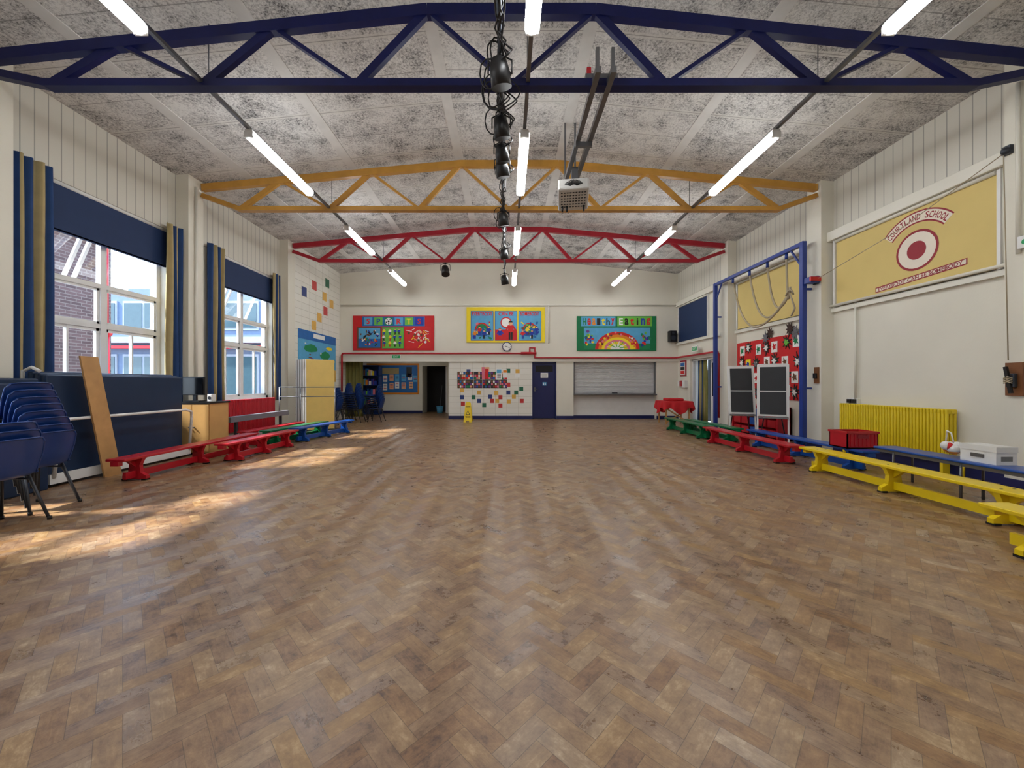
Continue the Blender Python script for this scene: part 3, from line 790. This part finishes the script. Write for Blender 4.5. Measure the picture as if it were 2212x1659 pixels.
# ---------- gym benches ----------
def bench(p0,p1,m,h=.33,w=.25,name='gym_bench'):
    b=B(name); p0=Vector((p0[0],p0[1],0)); p1=Vector((p1[0],p1[1],0))
    L_=(p1-p0).length; d=(p1-p0).normalized(); a=Vector((-d.y,d.x,0))
    M=Matrix(((a.x,d.x,0,p0.x),(a.y,d.y,0,p0.y),(0,0,1,0),(0,0,0,1)))
    b.box((-w/2,0,h-.035),(w/2,L_,h),m,M=M,bev=.008)
    b.box((-.02,.12,.04),(.02,L_-.12,.13),m,M=M)
    for t in (.28,L_/2,L_-.28):
        prof=[(-.16,0.015),(.16,.015),(.16,.06),(.085,.1),(.07,.2),(.11,h-.035),(-.11,h-.035),(-.07,.2),(-.085,.1),(-.16,.06)]
        b.prism([M@Vector((x,t-.025,z)) for x,z in prof],M.to_3x3()@Vector((0,.05,0)),m)
        for s in (-1,1):
            b.box((s*.13-.03,t-.035,0),(s*.13+.03,t+.035,.02),black,M=M)
            b.prism([M@Vector((-.02,t+s*.025,h-.035)),M@Vector((-.02,t+s*.16,h-.035)),M@Vector((-.02,t+s*.025,.18))],M.to_3x3()@Vector((.04,0,0)),m)
    for t in (.02,L_-.02):
        b.box((-.05,t-.03,h-.09),(.05,t+.03,h-.035),m,M=M)
    for t in (.28,L_/2,L_-.28):
        for s in (-.06,.06):
            q=M@Vector((s,t,h)); b.cyl(q,q+Vector((0,0,.002)),.012,dsteel,8)
    return b.done()
bench((4.6,3.25),(4.62,5.92),yellow)
bench((3.97,.6),(3.97,3.14),yellow)
bench((5.22,5.5),(5.2,8.15),blue)
bench((4.52,5.98),(4.5,8.6),red)
bench((5.0,8.3),(4.95,10.5),green)
bench((4.62,8.75),(4.62,11.0),green)
bench((-5.0,4.9),(-5.0,7.55),red)
bench((-4.59,6.17),(-4.5,8.1),red)
bench((-4.62,8.3),(-4.2,10.3),blue)
bench((-4.98,7.9),(-4.7,9.9),green)
bench((-5.33,7.75),(-5.25,9.75),red)
b=B('dining_bench')
x0,x1,y0,y1=5.05,5.36,3.3,5.3
b.box((x0,y0,.41),(x1,y1,.44),blue,bev=.01)
b.box((x0+.03,y0+.05,.37),(x1-.03,y1-.05,.41),steel)
for y in (y0+.25,(y0+y1)/2,y1-.25):
    b.tube([(x0+.03,y,.0),(x0+.03,y,.39),(x1-.03,y,.39),(x1-.03,y,.0)],.014,steel,8)
b.done()
b=B('padded_balance_beam')
p0=Vector((-5.62,7.72,0)); p1=Vector((-5.6,9.75,0))
b.bar(p0+Vector((0,0,.56)),p1+Vector((0,0,.56)),.14,.11,grey)
for t in (.12,.88):
    p=p0.lerp(p1,t)
    b.bar(p+Vector((0,0,.03)),p+Vector((0,0,.51)),.05,.05,dsteel)
    b.bar(p+Vector((-.12,0,.02)),p+Vector((.12,0,.02)),.06,.04,dsteel)
b.done()

b=B('plastic_crate')
cx,cy,z0=5.28,5.86,.332; w,d,h=.23,.16,.25
M=Matrix.Translation((cx,cy,z0))
b.box((-w,-d,0),(w,d,.015),red,M=M)
for (lo,hi) in (((-w,-d,0),(w,-d+.015,h)),((-w,d-.015,0),(w,d,h)),((-w,-d,0),(-w+.015,d,h)),((w-.015,-d,0),(w,d,h))): b.box(lo,hi,red,M=M)
for (lo,hi) in (((-w-.012,-d-.012,h-.03),(w+.012,-d,h)),((-w-.012,d,h-.03),(w+.012,d+.012,h)),((-w-.012,-d,h-.03),(-w,d,h)),((w,-d,h-.03),(w+.012,d,h))): b.box(lo,hi,red,M=M)
for k in range(-3,4): b.box((k*.06-.004,-d-.01,.03),(k*.06+.004,-d,h-.04),red,M=M)
b.box((-.08,-d-.012,h-.1),(.08,-d-.002,h-.05),darkred,M=M); b.box((-w+.02,-d+.02,.14),(w-.02,d-.02,.16),darkred,M=M)
b.done()
b=B('cardboard_box')
x0,x1,y0,y1=5.12,5.34,4.02,4.34
b.box((x0,y0,.441),(x1,y1,.62),white); b.box((x0-.005,y0-.005,.57),(x1+.005,y1+.005,.63),whitepl); b.box((x0-.007,y0+.1,.5),(x0-.004,y0+.22,.54),steel)
b.box((x0+.05,y0-.002,.48),(x1-.05,y0-.0,.53),steel)
b.done()
b=B('carrier_bag'); 
for k in range(9):
    b.sphere((5.2+random.uniform(-.06,.06),4.5+random.uniform(-.05,.05),.53+random.uniform(-.02,.07)),random.uniform(.045,.065),[orange,whitepl,redp,whitepl][k%4],seg=8)
b.tube([(5.2,4.47,.6),(5.18,4.48,.72),(5.2,4.54,.74),(5.23,4.57,.68),(5.22,4.57,.6)],.008,whitepl,6)
b.done()

def radiator(x,y0,y1,z0,z1,m,side):
    b=B('column_radiator')
    k=y0+.03
    while k<y1:
        for dx in (0,.055,.11):
            b.tube([(x+side*dx,k,z0+.02),(x+side*dx,k,z0+.06),(x+side*dx,k,z1-.06),(x+side*dx,k,z1-.02)],[.012,.02,.02,.012],m,8)
        b.box((x-side*.02,k-.018,z1-.07),(x+side*.13,k+.018,z1),m,bev=.012)
        b.box((x-side*.02,k-.018,z0),(x+side*.13,k+.018,z0+.06),m,bev=.012)
        k+=.048
    b.cyl((x+side*.055,y0,z1-.04),(x+side*.055,y1,z1-.04),.02,m,8); b.cyl((x+side*.055,y0,z0+.04),(x+side*.055,y1,z0+.04),.02,m,8)
    for y in (y0+.1,y1-.1): b.box((x,y-.02,0),(x+side*.1,y+.02,z0+.02),m)
    b.cyl((x+side*.055,y0-.0,z0+.04),(x+side*.055,y0-.12,z0+.04),.018,m,8); b.cyl((x+side*.055,y0-.12,z0+.05),(x+side*.055,y0-.12,0),.018,m,8)
    b.done()
radiator(6.24,5.42,7.22,.2,.93,radyel,1)
radiator(-6.12,8.3,10.15,.2,.93,red,-1)

# ---------- right wall stuff ----------
def yellow_blind(y0,y1,m=yblind,x=XR-.05,name='roller_blind'):
    b=B(name); b.box((x-.006,y0,2.79),(x,y1,4.04),m); b.cyl((x-.02,y0,4.03),(x-.02,y1,4.03),.03,cream2,10); b.box((x-.014,y0,2.78),(x+.004,y1,2.81),m)
    b.box((x-.03,y0-.05,2.765),(x+.03,y0-.01,4.055),white); b.box((x-.03,y1+.01,2.765),(x+.03,y1+.05,4.055),white)
    return b
b=yellow_blind(4.97,7.4)
xf=XR-.058
cy_=5.95; cz_=3.42
def pr(u,v,o=0): return Vector((xf-o,cy_-u,cz_+v))
cream_p=mat('cream_print',(236,226,210),.7,var=.02)
R0,R1=.50,.64; A=math.radians(50); oz=-.12
nn=18
arc=[-A+2*A*k/nn for k in range(nn+1)]
def ap(t,r,o=0): return pr(math.sin(t)*r,oz+math.cos(t)*r,o)
for k in range(nn):
    b.face([ap(arc[k],R0-.022),ap(arc[k+1],R0-.022),ap(arc[k+1],R1+.022),ap(arc[k],R1+.022)],darkred)
    b.face([ap(arc[k],R0,.001),ap(arc[k+1],R0,.001),ap(arc[k+1],R1,.001),ap(arc[k],R1,.001)],cream_p)
word='COURTLAND SCHOOL'
for i,c in enumerate(word):
    if c==' ': continue
    t=-A*.93+2*A*.93*i/(len(word)-1); o=ap(t,(R0+R1)/2,.002)
    xd=Vector((0,-math.cos(t),-math.sin(t))); yd=Vector((0,-math.sin(t),math.cos(t)))
    b.text(c,o,xd,yd,.095,darkred,width=.052,fat=.02)
def ringd(r,m,o,nn=32): b.face([pr(r*math.cos(2*math.pi*k/nn),-.06+r*math.sin(2*math.pi*k/nn),o) for k in range(nn)],m)
ringd(.31,darkred,.001); ringd(.275,cream_p,.002); ringd(.14,darkred,.003)
for (o,e,m) in ((.001,.0,darkred),(.002,.016,cream_p)):
    b.face([pr(-.66+e,-.57+e,o),pr(.66-e,-.48+e,o),pr(.66-e,-.39-e,o),pr(-.66+e,-.48-e,o)],m)
b.text('EVERYBODY CAN BE SOMEBODY',pr(0,-.48,.004),(0,-1,.068),(0,0,1),.055,darkred,width=1.22,fat=.02)
b.done()
b=yellow_blind(8.15,10.55); b.done()
b=yellow_blind(1.8,4.3); b.done()
b=yellow_blind(11.85,13.8,blind,6.19); b.done()

b=B('mask_display_board')
Ya,Yb,za,zb=8.3,10.65,.92,2.4
b.box((XR-.02,Ya,za),(XR-.001,Yb,zb),redd)
feath=[black,mat('dark_green_feather',(24,50,36),.7),mat('brown_feather',(60,36,28),.7),mat('grey_feather',(110,110,116),.7)]
def star(y,z,r,m,o,k=9):
    pts=[]
    for i in range(2*k):
        t=math.pi*i/k+random.uniform(-.1,.1); rr=r*(1 if i%2==0 else .45)*random.uniform(.8,1.15)
        pts.append((XR-.02-o,y+rr*math.cos(t)*.85,z+rr*math.sin(t)))
    b.prism(pts,(-.012,0,0),m)
for i in range(7):
    for j in range(4):
        y=8.46+i*.33+random.uniform(-.05,.05); z=1.12+j*.36+random.uniform(-.05,.05)
        if (i+j)%2==0:
            star(y,z,.19,random.choice(feath),.002); star(y,z-.02,.1,random.choice([brownw,grey,paper,lgreen,redp]),.018,6)
            for s in (-.035,.035): b.cyl((XR-.035,y+s,z+.02),(XR-.045,y+s,z+.02),.014,random.choice([paper,black]),8)
        else:
            b.box((XR-.03,y-.1,z-.13),(XR-.022,y+.1,z+.13),random.choice([paper,paper,ylw])); star(y,z,.09,random.choice([redp,greenp,bluep,brown]),.012,5)
for y in (8.5,8.65,9.3,9.45): star(y,2.45+random.uniform(-.05,.1),.17,random.choice(feath),.01)
for y in (10.2,10.4): b.bar((XR-.03,y,1.1),(XR-.03,y-.1,1.35),.05,.01,ylw,up=(1,0,0))
b.done()

b=B('climbing_rope_frame')
X=6.0; Y0,Y1=7.76,11.02; ZT=4.12
for Y in (Y0,Y1):
    xx=X-.02
    b.box((xx-.045,Y-.045,0),(xx+.045,Y+.045,ZT+.04),frameblue,bev=.006); b.box((xx-.07,Y-.07,0),(xx+.07,Y+.07,.02),frameblue)
    b.bar((xx,Y,ZT-.5),(xx,Y+(.35 if Y==Y0 else -.35),ZT),.03,.03,frameblue)
    for z in (3.2,1.2): b.bar((xx,Y,z),(XRP-.005,Y,z),.04,.04,frameblue)
b.box((X-.06,Y0,ZT-.04),(X+.02,Y1,ZT+.04),frameblue,bev=.006)
G=Vector((X-.08,8.05,3.2))
for k,Yh in enumerate((8.25,8.85,9.5,10.2)):
    b.cyl((X,Yh,ZT-.04),(X,Yh,ZT-.16),.03,frameblue,8); 
    s=Vector((X,Yh,ZT-.14)); 
    sag=.55+.22*k
    pts=[s]
    for i in range(1,15):
        t=i/14; p=s.lerp(G,t); p.z-= sag*4*t*(1-t)*(.9)*(1-.25*t); p.x-=.03*k*math.sin(math.pi*t); pts.append(p)
    pts.append(G+Vector((0,-.02,.12)))
    b.tube(pts,.022,rope,8)
b.tube([G+Vector((.05*math.cos(t),.09*math.sin(t),.05*math.sin(t*2))) for t in [k*.6 for k in range(22)]],.014,rope,6)
b.tube([G,G+Vector((0,-.15,-.35)),G+Vector((0,-.05,-.5))],.018,rope,6)
b.done()
b=B('rope_winch'); b.box((5.95,7.52,3.28),(6.14,7.7,3.4),frameblue,bev=.01); b.box((6.14-.22,7.48,3.3),(6.12,7.52,3.38),red)
b.box((6.1,7.56,3.26),(6.145,7.66,3.42),dsteel); b.done()
b=B('pull_cord'); b.tube([(6.05,7.46,3.34),(6.1,6.0,3.68),(6.1,4.72,4.12)],.006,rope,6); b.tube([(6.1,4.72,4.12),(6.1,4.7,3.0),(6.08,4.66,1.58)],.006,rope,6)
b.sphere((6.1,4.7,4.14),.045,dsteel,seg=10); b.box((6.1,4.66,4.1),(6.148,4.74,4.2),dsteel)
b.done()
b=B('rope_cleat'); b.box((6.12,4.56,1.15),(6.149,4.72,1.55),brownw); b.box((6.07,4.6,1.25),(6.12,4.68,1.42),dsteel,bev=.01); b.bar((6.06,4.62,1.18),(6.06,4.67,1.5),.03,.03,black)
for k in range(4): b.tube([(6.05,4.6,1.3+k*.02),(6.04,4.64,1.32+k*.02),(6.05,4.68,1.3+k*.02)],.007,rope,6)
b.done()
b=B('rope_cleat'); b.box((6.12,7.56,1.3),(6.149,7.66,1.62),brownw); b.box((6.08,7.58,1.4),(6.12,7.64,1.5),black); b.done()
b=B('wall_socket'); b.box((XR-.06,6.95,.93),(XR,7.15,1.02),whitepl,bev=.005); b.box((XR-.1,6.97,.94),(XR-.06,7.04,1.01),black); b.box((XR-.1,7.06,.94),(XR-.06,7.13,1.01),black); b.done()
b=B('call_point_box'); b.box((6.1,4.45,2.9),(6.149,4.6,3.05),whitepl,bev=.008); b.cyl((6.1,4.52,2.97),(6.09,4.52,2.97),.03,exm,12); b.done()

def easel(cx,cy,yaw,tilt,frm,h=1.7,w=.72,roll=0):
    b=B('flipchart_easel')
    R=Matrix.Translation((cx,cy,0))@Matrix.Rotation(yaw,4,'Z')
    M=R@Matrix.Rotation(tilt,4,'X')
    for s in (-1,1): b.bar(M@Vector((s*w/2,0,.01)),M@Vector((s*w/2,0,h)),.03,.03,frm)
    b.bar(M@Vector((-w/2,0,h)),M@Vector((w/2,0,h)),.03,.03,frm)
    b.bar(M@Vector((-w/2,0,.57)),M@Vector((w/2,0,.57)),.05,.03,frm)
    b.box((-w/2,-.02,.6),(w/2,.0,h-.02),frm,M=M)
    b.box((-w/2+.04,-.032,.64),(w/2-.04,-.02,1.12),slate,M=M)
    b.box((-w/2+.04,-.032,1.15),(w/2-.04,-.02,h-.06),slate,M=M)
    b.box((-w/2,-.07,.56),(w/2,-.0,.59),steel,M=M)
    top=M@Vector((0,.02,h*.93))
    for s in (-.9,.9):
        ft=R@Vector((s*w/2,.3,0)); b.cyl(top,ft,.012,dsteel,8)
    return b.done()
easel(5.40,8.78,math.radians(-18),math.radians(-9),white,h=1.72,w=.52)
easel(5.62,8.12,math.radians(-34),math.radians(-7),whitepl,h=1.72,w=.54)

b=B('toy_storage_unit')
xa,xb=6.06,6.37
b.box((xa,8.6,0),(xb,8.65,.75),red);b.box((xa,10.3,0),(xb,10.35,.75),red);b.box((xa,8.6,.72),(xb,10.35,.76),red);b.box((xb-.03,8.6,0),(xb,10.35,.75),redd)
for k in range(5):
    y=8.68+k*.33
    for z in (.05,.28,.5): b.box((xa+.01,y,z),(xb-.05,y+.28,z+.17),[red,red,blue,red,red][k],bev=.01)
b.done()
b=B('folding_table')
x0,x1,y0,y1=5.0,5.85,12.15,12.85; zt=.72
for (x,y) in ((x0+.06,y0+.06),(x1-.06,y0+.06),(x0+.06,y1-.06),(x1-.06,y1-.06)): b.box((x-.022,y-.022,0),(x+.022,y+.022,zt-.02),wood)
b.bar((x0+.06,y0+.06,.05),(x1-.06,y0+.06,.5),.02,.04,wood); b.bar((x0+.06,y0+.06,.5),(x1-.06,y0+.06,.05),.02,.04,wood)
b.box((x0,y0,zt-.03),(x1,y1,zt),wood)
clothm=mat('red_table_cloth',(200,30,38),.8,bump=.1)
per=[(x0-.02,y0-.02),(x1+.02,y0-.02),(x1+.02,y1+.02),(x0-.02,y1+.02)]
pts=[]
for i in range(4):
    a=Vector(per[i]);c=Vector(per[(i+1)%4])
    for k in range(16): pts.append(a.lerp(c,k/16))
cen=Vector(((x0+x1)/2,(y0+y1)/2))
def ringv(r,z,wv):
    out=[]
    for i,p in enumerate(pts):
        dd=(p-cen).normalized(); q=p+dd*(r+wv*math.sin(i*1.3)*.02)
        out.append(b.bm.verts.new((q.x,q.y,z+ (wv*.05*math.sin(i*.55)))))
    return out
rs=[ringv(0,zt+.012,0),ringv(.012,zt-.02,.3),ringv(.03,zt-.15,1),ringv(.04,zt-.3,2)]
idx=b.mi(clothm)
for a,c in zip(rs[:-1],rs[1:]):
    for i in range(len(a)):
        f=b.bm.faces.new([a[i],a[(i+1)%len(a)],c[(i+1)%len(a)],c[i]]); f.material_index=idx; f.smooth=True
f=b.bm.faces.new(rs[0]); f.material_index=idx
b.box((x0+.15,y0+.1,zt+.012),(x1-.2,y1-.15,zt+.1),clothm,bev=.03)
b.done()
b=B('door_3')
b.box((6.5,11.51,0),(6.55,12.25,2.08),white); b.box((6.49,11.6,.9),(6.5,12.15,1.95),screenm); b.box((6.3,13.0,0),(6.45,13.045,2.09),white);b.box((6.3,11.51,2.05),(6.45,13.045,2.095),white); b.done()
curtain(12.3,12.85,.05,2.05,6.4,[olive,tan,olive,cblue],name='striped_curtain')
b=B('exit_sign'); b.box((6.02,12.15,2.32),(6.05,12.5,2.5),paper); b.box((6.01,12.18,2.35),(6.02,12.47,2.47),exm); b.text('EXIT',(6.008,12.325,2.41),(0,-1,0),ZD,.07,paper,width=.2); b.box((6.05,12.3,2.38),(6.22,12.35,2.44),whitepl); b.done()
b=B('framed_notice'); b.box((6.19,13.3,1.55),(6.22,13.75,2.1),darkred); b.box((6.185,13.35,1.6),(6.19,13.7,2.05),paper)
for k in range(3): b.box((6.18,13.38,1.63+k*.14),(6.185,13.67,1.74+k*.14),[redp,black,midb][k])
b.done()
b=B('electrical_switch_box'); b.box((6.1,13.2,1.15),(6.22,13.4,1.4),whitepl,bev=.01); b.box((6.13,13.5,1.2),(6.22,13.65,1.4),red,bev=.01); b.box((6.13,13.7,1.2),(6.22,13.8,1.38),whitepl); b.done()

# ---------- left items ----------
def chair_in(b,ox,oy,oz,dirx,seatm,lz=0.0):
    prof=[(.21,.425,.37),(.19,.44,.40),(.1,.435,.41),(-.05,.425,.41),(-.15,.435,.40),(-.19,.47,.38),(-.215,.55,.39),(-.24,.65,.41),(-.265,.76,.40),(-.28,.80,.34)]
    nx=9; rows=[]
    for f,z,w in prof:
        row=[]
        for k in range(nx):
            u=-1+2*k/(nx-1); 
            seatness=1 if z<.46 else 0
            lift=.03*(abs(u)**3) if seatness else 0
            back=.045*(u*u) if not seatness else 0
            row.append(b.bm.verts.new((ox+dirx*(f+back),oy+u*w/2,oz+z+lift-(.012*(abs(u)**4) if not seatness else 0))))
        rows.append(row)
    idx=b.mi(seatm)
    for r0,r1 in zip(rows[:-1],rows[1:]):
        for k in range(nx-1):
            f=b.bm.faces.new([r0[k],r0[k+1],r1[k+1],r1[k]]); f.material_index=idx; f.smooth=True
    for side in (0,nx-1):
        b.tube([r[side].co.copy() for r in rows],.008,seatm,6)
    b.tube([v.co.copy() for v in rows[-1]],.008,seatm,6); b.tube([v.co.copy() for v in rows[0]],.008,seatm,6)
    for s in (-1,1):
        y=oy+s*.17
        b.tube([(ox+dirx*.22,y+s*.05,oz),(ox+dirx*.15,y,oz+.40),(ox-dirx*.12,y,oz+.40),(ox-dirx*.24,y+s*.05,oz)],.0125,dsteel,8)
        if oz<.01:
            for e in (.22,-.24): b.cyl((ox+dirx*e,y+s*.05,0),(ox+dirx*e,y+s*.05,.03),.017,black,8)
    b.tube([(ox+dirx*.13,oy-.17,oz+.40),(ox+dirx*.13,oy+.17,oz+.40)],.011,dsteel,6)
def stack(ox,oy,nc,dirx=-1,name='stacked_chairs',sx=.036,sz=.072):
    b=B(name)
    for k in range(nc): chair_in(b,ox+dirx*sx*k,oy,sz*k,dirx,chairblue)
    b.done()
stack(-4.93,4.0,8)
stack(-4.62,3.46,3)
stack(-5.35,3.3,9)
for (x,y,nn_) in ((-5.5,12.2,6),(-5.0,12.75,8),(-4.45,13.1,7),(-5.55,13.3,8)): stack(x,y,nn_,dirx=-1,sx=.02)

b=B('gym_mat_trolley')
for k in range(3): 
    b.box((-6.0+k*.085,4.8,.14),(-5.925+k*.085,6.82,1.45-.02*k),matnavy,bev=.02)
b.box((-6.02,4.76,.08),(-5.68,6.88,.13),white); b.box((-5.70,4.76,.04),(-5.66,6.88,.16),white)
for y in (4.9,6.7):
    for x in (-5.98,-5.74): b.cyl((x-.015,y,.04),(x+.015,y,.04),.04,black,14)
b.tube([(-5.66,4.8,.12),(-5.62,4.8,.5),(-5.62,4.83,.8),(-5.62,4.95,.84),(-5.6,6.7,.84),(-5.6,6.82,.8),(-5.62,6.85,.7),(-5.66,6.85,.12)],.022,white,10)
b.tube([(-6.01,4.77,.12),(-6.01,4.77,1.45),(-5.9,4.77,1.5),(-5.8,4.77,1.45)],.02,white,8)
b.done()
b=B('gym_mat_folded')
b.box((-5.9,4.05,.0),(-5.72,4.7,1.36),matnavy,bev=.02); b.box((-5.7,4.05,.0),(-5.6,4.7,1.3),matnavy,bev=.02); b.done()
b=B('wooden_plank'); b.prism([(-5.57,5.27,.17),(-5.57,5.5,.17),(-5.62,5.26,1.66),(-5.62,5.04,1.66)],(.025,0,0),wood); 
b.prism([(-5.565,5.3,.0),(-5.565,5.53,.0),(-5.57,5.5,.17),(-5.57,5.27,.17)],(.025,0,0),wood); b.done()
b=B('wooden_cupboard')
x0,x1,y0,y1=-6.02,-5.4,6.98,7.45
b.box((x0,y0,.04),(x1,y1,.93),beech); b.box((x0-.02,y0-.02,.93),(x1+.02,y1+.02,.96),black); b.box((x0+.02,y0+.02,0),(x1-.02,y1-.02,.04),dark)
for a,c in ((x0+.01,(x0+x1)/2-.004),((x0+x1)/2+.004,x1-.01)): b.box((a,y0-.015,.06),(c,y0,.91),beech,bev=.003)
for x in ((x0+x1)/2-.04,(x0+x1)/2+.04): b.cyl((x,y0-.04,.5),(x,y0-.015,.5),.012,steel,8)
b.done()
b=B('computer_monitor')
b.box((-6.0,7.1,1.08),(-5.6,7.14,1.42),black,bev=.006); b.box((-5.98,7.093,1.1),(-5.62,7.1,1.4),screenm); b.box((-5.83,7.13,.98),(-5.77,7.17,1.15),black); b.box((-5.93,7.07,.96),(-5.67,7.23,.98),black)
b.done()
b=B('computer_speaker'); b.box((-5.54,7.1,.961),(-5.45,7.2,1.1),whitepl,bev=.01); b.cyl((-5.495,7.099,1.03),(-5.495,7.095,1.03),.03,dsteel,12); b.done()

b=B('folded_tables')
M0=Matrix.Translation((-5.06,10.42,0))@Matrix.Rotation(math.radians(-58),4,'Z')
for k in range(5):
    M=M0@Matrix.Translation((-.085*k,-.05*k,0))@Matrix.Rotation(math.radians(-3),4,'Y')
    b.box((-.012,-.34,.05),(.012,.34,1.95),tyb if k==0 else tgrey,M=M,bev=.004)
    b.box((-.016,-.36,.05),(.014,-.335,1.95),whitepl,M=M)
    b.box((-.016,.335,.05),(.014,.36,1.95),whitepl if k else tyb,M=M)
    b.tube([M@Vector((-.035,-.28,.1)),M@Vector((-.035,-.28,1.2)),M@Vector((-.035,.28,1.2)),M@Vector((-.035,.28,.1))],.012,steel,8)
for z in (.95,1.2): b.tube([(-5.95,10.05,z),(-5.38,10.02,z),(-4.68,10.46,z)],.013,steel,8)
for (x,y) in ((-5.95,10.05),(-5.38,10.02),(-4.68,10.46)): b.cyl((x,y,0),(x,y,1.2),.014,steel,8)
b.box((-5.98,10.0,0),(-4.66,10.85,.035),dsteel)
b.done()

# ---------- outside ----------
b=B('neighbouring_brick_building')
b.box((-16,5.6,0),(-10.2,9.9,4.85),brick)
b.box((-10.2,5.6,4.75),(-10.1,9.9,4.95),white)
b.tube([(-10.1,9.7,0),(-10.1,9.7,2.55)],.06,red,10); b.sphere((-10.1,9.7,2.6),.12,red,(1,1,1.2)); b.cyl((-10.1,9.7,2.6),(-10.1,9.7,4.7),.035,red,8)
b.done()
b=B('neighbouring_classroom_block')
Yw=15.9; pale=mat('pale_blue_cladding',(110,130,160),.6)
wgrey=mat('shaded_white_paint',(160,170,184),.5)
b.box((-26,Yw,0),(-7.4,Yw+3,5.2),pale)
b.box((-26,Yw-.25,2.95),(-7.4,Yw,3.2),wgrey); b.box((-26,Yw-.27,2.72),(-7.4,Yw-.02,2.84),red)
x=-25.6
glassb=mat('classroom_glass',(70,96,106),.1,spec=.8)
while x<-8.2:
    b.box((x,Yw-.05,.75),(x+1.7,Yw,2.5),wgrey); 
    for q in (0,1): b.box((x+.07+q*.84,Yw-.07,.85),(x+.8+q*.82,Yw-.04,2.4),glassb)
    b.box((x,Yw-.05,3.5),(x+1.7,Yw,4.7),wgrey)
    for q in (0,1): b.box((x+.07+q*.84,Yw-.07,3.6),(x+.8+q*.82,Yw-.04,4.6),glassb)
    x+=1.95
b.done()
b=B('ground'); b.box((-60,-30,-.3),(-6.6,40,-.1),mat('paving',(150,148,144),.8,var=.15)); b.done()

# ---------- light ----------
w=bpy.data.worlds.new('World'); S.world=w; w.use_nodes=True
N=w.node_tree.nodes; L=w.node_tree.links; bg=N['Background']
tc=N.new('ShaderNodeTexCoord'); sp=N.new('ShaderNodeSeparateXYZ'); L.new(tc.outputs['Generated'],sp.inputs[0])
cr=N.new('ShaderNodeValToRGB'); L.new(sp.outputs['Z'],cr.inputs[0]); cr.color_ramp.elements[0].color=(.72,.86,1,1); cr.color_ramp.elements[1].color=(.3,.55,1,1)
L.new(cr.outputs[0],bg.inputs['Color']); bg.inputs['Strength'].default_value=4.0
sd=bpy.data.lights.new('sun','SUN'); sd.energy=15; sd.angle=.05; sd.color=(1,.98,.94)
so=bpy.data.objects.new('sun',sd); so.rotation_euler=Vector((3.4,.9,-3.45)).to_track_quat('-Z','Y').to_euler(); so.location=(-20,0,20); COL.objects.link(so)

cam=bpy.data.cameras.new('camera'); co=bpy.data.objects.new('camera',cam); COL.objects.link(co)
co.location=(0,0,H); co.rotation_euler=(math.pi/2,0,0); cam.sensor_width=36; cam.lens=F/2212*36
cam.shift_x=(1106-CX)/2212; cam.shift_y=-(829.5-CY)/2212; cam.clip_start=.05; cam.clip_end=200
S.camera=co
S.view_settings.view_transform='Standard'
